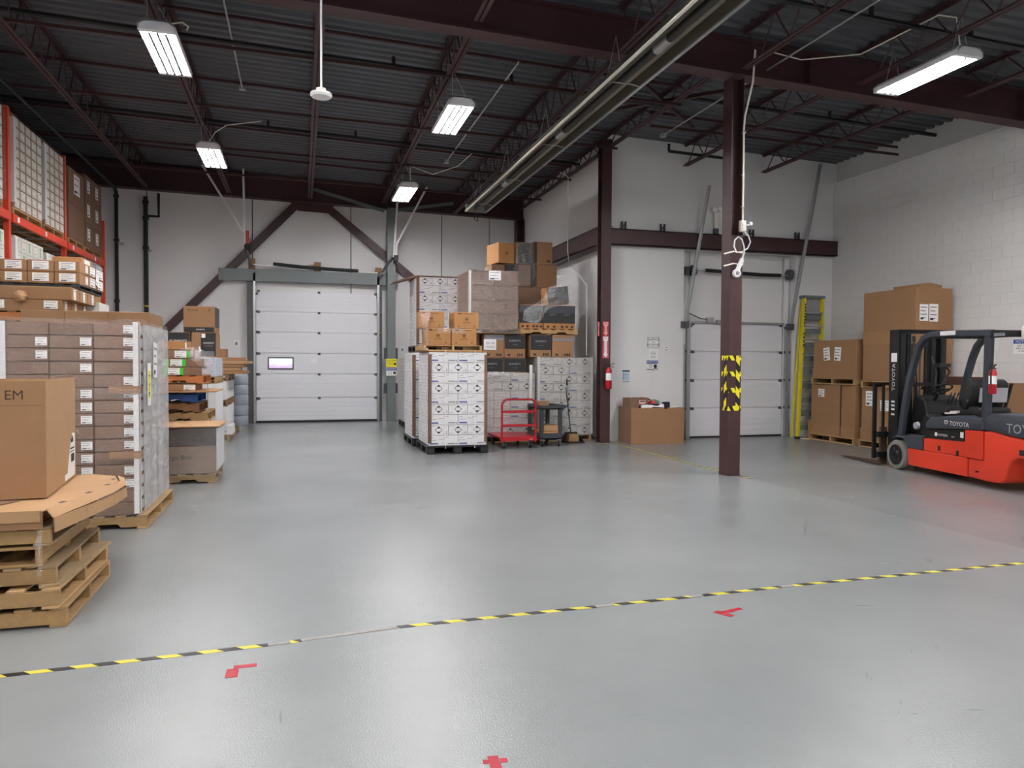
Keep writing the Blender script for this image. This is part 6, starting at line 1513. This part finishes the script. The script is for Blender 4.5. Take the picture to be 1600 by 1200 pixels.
# lettering
text('TOYOTA', 0.088, LABELW, fk, (0.012, -1.31, .80), LEFT, name='hood_lettering')
ring = MB()
for i in range(14):
    a0, a1 = 2 * math.pi * i / 14, 2 * math.pi * (i + 1) / 14
    for cx, cz, r1, r2 in ((0, 0, .038, .031), (0, .012, .02, .014)):
        ring.prism([(cx + r1 * math.cos(a0), cz + r1 * math.sin(a0) * .75), (cx + r1 * math.cos(a1), cz + r1 * math.sin(a1) * .75), (cx + r2 * math.cos(a1), cz + r2 * math.sin(a1) * .75), (cx + r2 * math.cos(a0), cz + r2 * math.sin(a0) * .75)], -.002, 0, 'x')
O('emblem', ring.mesh('emblem', LABELW), fk, (0.012, -1.06, .815))
text('TOYOTA', 0.17, SILVER, fk, (0.014, -2.12, .815), LEFT, 'LEFT', 'rear_lettering')
em_ = MB().lathe([(.030, -.002), (.030, 0)], (0, 0, 0), 'x', 14); O('plate_emblem', em_.mesh('plate_emblem', LABELW), fk, (0.017, -.86, .625))
text('RUMSEN', 0.048, LABELW, fk, (0.0165, -1.0, .622), LEFT, name='plate_lettering'); text('3600', 0.03, LABELW, fk, (0.0165, -1.19, .617), LEFT, name='plate_lettering')
part(MB().box(.0165, -1.39, .62, .018, -1.33, .70), 'white_tag', LABELW)
text('RC', 0.10, FORK_O if False else mat('scuffed_orange', '#c93b25', 0.5), fk, (0.018, -1.56, .50), LEFT, name='door_lettering')
# wheels
def wheel(x0, x1, y, r, nm):
    e = part(MB().lathe([(r * .70, x0), (r * .93, x0), (r, x0 + .03), (r, x1 - .03), (r * .93, x1), (r * .70, x1)], (0, y, r), 'x', 28), nm, TYRE, 0, True)
    part(MB().lathe([(r * .70, x0 - .004), (r * .64, x0 - .006), (r * .62, x0 - .003), (r * .30, x0 - .003), (r * .26, x0 - .02), (r * .10, x0 - .02), (r * .10, x1 + .005), (r * .70, x1 + .004)], (0, y, r), 'x', 24), 'hub', FORK_K, 0, False, e)
    for k in range(5):
        a = 2 * math.pi * k / 5
        part(MB().lathe([(.012, 0), (.012, .012)], (x0 - .012, y + .42 * r * math.cos(a), r + .42 * r * math.sin(a)), 'x', 6), 'wheel_nut', GREYDK, 0, False, e)
wheel(0.0, 0.18, 0, .228, 'front_wheel'); wheel(FW - .18, FW, 0, .228, 'front_wheel')
wheel(.36, .50, -2.20, .205, 'rear_wheel'); wheel(.55, .69, -2.20, .205, 'rear_wheel')
# overhead guard
gp = [(-.04, .51), (-.09, .85), (-.20, 1.35), (-.33, 1.72), (-.42, 1.90), (-.54, 2.01), (-.70, 2.055), (-.95, 2.06), (-1.80, 2.035)]
for x in (.06, FW - .06):
    b = MB()
    for (ya, za), (yb, zb) in zip(gp[:-1], gp[1:]):
        d = Vector((0, yb - ya, zb - za)).normalized() * 0.02
        b.bar(Vector((x, ya, za)) - d, Vector((x, yb, zb)) + d, 0.085, 0.085, side=(1, 0, 0))
    part(b, 'guard_pillar', FORK_G, 0.012)
    part(MB().bar((x, -1.74, .86), (x, -1.76, 2.03), 0.075, 0.10, side=(1, 0, 0)), 'rear_pillar', FORK_G, 0.012)
for y, w in ((-.62, .10), (-1.80, .10), (-2.22, .06)): part(MB().box(.06, y - w / 2, 2.0 if y > -2 else 1.965, FW - .06, y + w / 2, 2.07 if y > -2 else 2.03), 'guard_crossbar', FORK_K)
for k in range(5): part(MB().box(.20 + k * .155, -1.78, 2.03, .235 + k * .155, -.62, 2.06), 'guard_bar', FORK_K)
for x in (.06, FW - .06): part(MB().box(x - .03, -2.25, 1.97, x + .03, -1.76, 2.045), 'rear_guard_arm', FORK_K, 0.008)
part(MB().box(.016, -1.20, 2.03, .019, -.90, 2.09), 'white_strip', LABELW)
part(MB().box(.028, -2.05, 1.985, .031, -1.87, 2.025), 'grey_label', INKG)
be = part(MB().lathe([(.085, -.07), (.10, -.05), (.10, .06), (.08, .085), (.03, .095)], (.13, -2.34, 2.02), 'z', 18), 'beacon', CREAM, 0, True)
part(MB().bar((.13, -2.22, 2.0), (.13, -2.30, 2.0), .03, .03), 'beacon_bracket', FORK_K)
# mast
for x in (.10, .79):
    part(MB().box(x, .10, .10, x + .03, .34, 2.16).box(x, .10, .10, x + .11, .13, 2.16).box(x, .31, .10, x + .11, .34, 2.16), 'mast_rail', FORK_K, 0.003)
for x in (.25, .67): part(MB().box(x, .13, .14, x + .07, .31, 2.10), 'inner_rail', FORK_K, 0.003)
for z, y in ((2.10, .10), (1.28, .12), (.55, .10)): part(MB().box(.10, y, z, .90, y + .03, z + .06), 'mast_crossbar', FORK_K)
part(MB().box(.10, .10, 2.13, .90, .34, 2.165), 'mast_top_plate', FORK_K)
for x in (.36, .62): part(MB().tube([(x, .19, .20), (x, .19, 1.95)], .032, 12), 'lift_cylinder', FORK_K, 0, True); part(MB().tube([(x, .19, 1.95), (x, .19, 2.12)], .018, 10), 'cylinder_rod', CHROME, 0, True)
for x in (.40, .56): part(MB().lathe([(.05, -.015), (.05, .015)], (x, .20, 2.02), 'x', 14), 'chain_pulley', GREYDK); part(MB().box(x - .012, .245, .5, x + .012, .255, 2.02), 'lift_chain', GREYDK)
part(MB().tube([(.30, .08, 1.95), (.28, .06, 1.6), (.33, .05, 1.2), (.30, .04, .8), (.34, -.05, .6)], .013, 6), 'hose', BLACK); part(MB().tube([(.34, .08, 1.95), (.36, .06, 1.5), (.38, .05, 1.1), (.36, .02, .7)], .013, 6), 'hose', BLACK)
part(MB().tube([(.62, .06, 1.75), (.66, .0, 1.5), (.64, .02, 1.1), (.55, .0, .8)], .012, 6), 'hose', GREYDK)
text('TOYOTA', 0.105, LABELW, fk, (0.098, .225, 1.42), (R(90), R(-90), R(-90)), name='mast_lettering')
part(MB().box(.0965, .15, 1.66, .0985, .29, 1.80), 'white_label', LABELW)
for z in (.82, .90, .96, 1.02): part(MB().box(.0965, .19, z, .0985, .27, z + .03), 'warning_mark', LABELW)
# carriage, backrest, forks
for z in (.14, .46): part(MB().box(-.06, .36, z, 1.06, .41, z + .09), 'carriage_bar', FORK_K, 0.004)
for x in (-.10, .06, .19, .48, .62, .91, 1.05): part(MB().box(x, .42, .12 if x in (-.10, 1.05) else .50, x + (.055 if x in (-.10, 1.05) else .03), .46, 1.31), 'backrest_bar', FORK_K)
for z in (1.29, .50): part(MB().box(-.10, .42, z, 1.105, .46, z + .045), 'backrest_rail', FORK_K)
for x in (.03, .62): part(MB().prism([(.42, .62), (.42, .02), (1.52, .018), (1.52, .028), (.52, .062), (.47, .12), (.465, .62)], x, x + .11, 'x'), 'fork', RUSTST, 0.003)
# cowl, steering wheel, seat
part(MB().prism([(-.12, .55), (.06, .58), (.02, 1.05), (-.10, 1.16), (-.24, 1.08), (-.30, .88), (-.20, .70)], .28, FW - .20, 'x'), 'front_cowl', FORK_K, 0.02)
part(MB().prism([(-.30, .55), (-.58, .57), (-.62, .80), (-.44, .90), (-.30, .72)], .16, .40, 'x'), 'pedal_housing', FORK_K, 0.02)
part(MB().lathe([(.05, -.02), (.06, .02)], (.12, -.30, .70), 'x', 12), 'pedal_cup', SILVER)
sw = MB()
for k in range(20):
    a0, a1 = 2 * math.pi * k / 20, 2 * math.pi * (k + 1) / 20
    sw.tube([(.17 * math.cos(a0), .17 * math.sin(a0), 0), (.17 * math.cos(a1), .17 * math.sin(a1), 0)], .014, 6)
sw.bar((-.16, 0, 0), (.16, 0, 0), .03, .012).bar((0, 0, 0), (0, .16, 0), .03, .012)
O('steering_wheel', sw.mesh('steering_wheel', BLACK), fk, (.46, -.34, 1.25), (R(-28), 0, 0))
part(MB().tube([(.46, -.33, 1.24), (.46, -.14, .95)], .03, 10), 'steering_column', BLACK)
for x in (.62, .68, .74): part(MB().tube([(x, -.30, 1.02), (x + .02, -.36, 1.20)], .009, 6), 'control_lever', BLACK); 
part(MB().bar((.42, -.34, 1.17), (.70, -.24, 1.52), .02, .035).bar((.70, -.24, 1.52), (.64, -.20, 1.60), .02, .03).box(.50, -.26, 1.58, .70, -.14, 1.64), 'mirror_display', BLACK, 0.004)
part(MB().bar((.20, -.20, 1.10), (.16, -.12, 1.55), .02, .02).bar((.16, -.12, 1.55), (.26, -.10, 1.60), .02, .02), 'grab_handle', BLACK)
part(MB().prism([(-.68, .86), (-1.32, .92), (-1.32, 1.02), (-1.20, 1.04), (-.75, 1.02), (-.66, .95)], .30, .80, 'x'), 'seat_cushion', FORK_SEAT, 0.03, True)
sb = part(MB().prism([(-.98, 1.0), (-1.10, .98), (-1.22, 1.18), (-1.24, 1.36), (-1.16, 1.43), (-1.08, 1.40), (-1.05, 1.20)], .26, .84, 'x'), 'seat_back', FORK_SEAT, 0.045, True)
part(MB().prism([(.36, 1.10), (.78, 1.10), (.80, 1.30), (.38, 1.30)], -1.25, -1.235, 'y'), 'silver_back_panel', SILVER, 0, False, sb)
part(MB().bar((.80, -1.20, 1.02), (.86, -1.24, 1.36), .03, .03), 'seat_belt_guide', BLACK)
part(MB().lathe([(.02, -.004), (.02, .004)], (.262, -1.15, 1.12), 'x', 10), 'seat_bolt', GREYDK)
part(MB().box(.22, -1.72, .90, .86, -1.30, .96), 'seat_base', FORK_K)
part(MB().bar((.05, -1.0, .935), (.11, -1.14, .945), .05, .02).bar((.09, -1.06, .955), (.12, -1.16, .965), .06, .03), 'cloth_rag', mat('pale_rag', '#d8cfc6', 0.8))
# extinguisher hung on the guard pillar
M4 = Matrix.Translation((8.85, 9.31, 0)) @ Matrix.Rotation(R(-8.5), 4, 'Z')
p = M4 @ Vector((.03, -1.865, 1.24)); extinguisher(p, R(20), 0.38, 'red fire extinguisher strapped to the rear pillar of the forklift')
part(MB().box(.02, -1.81, 1.30, .06, -1.79, 1.34), 'extinguisher_clip', BLACK)

bpy.context.view_layer.update()
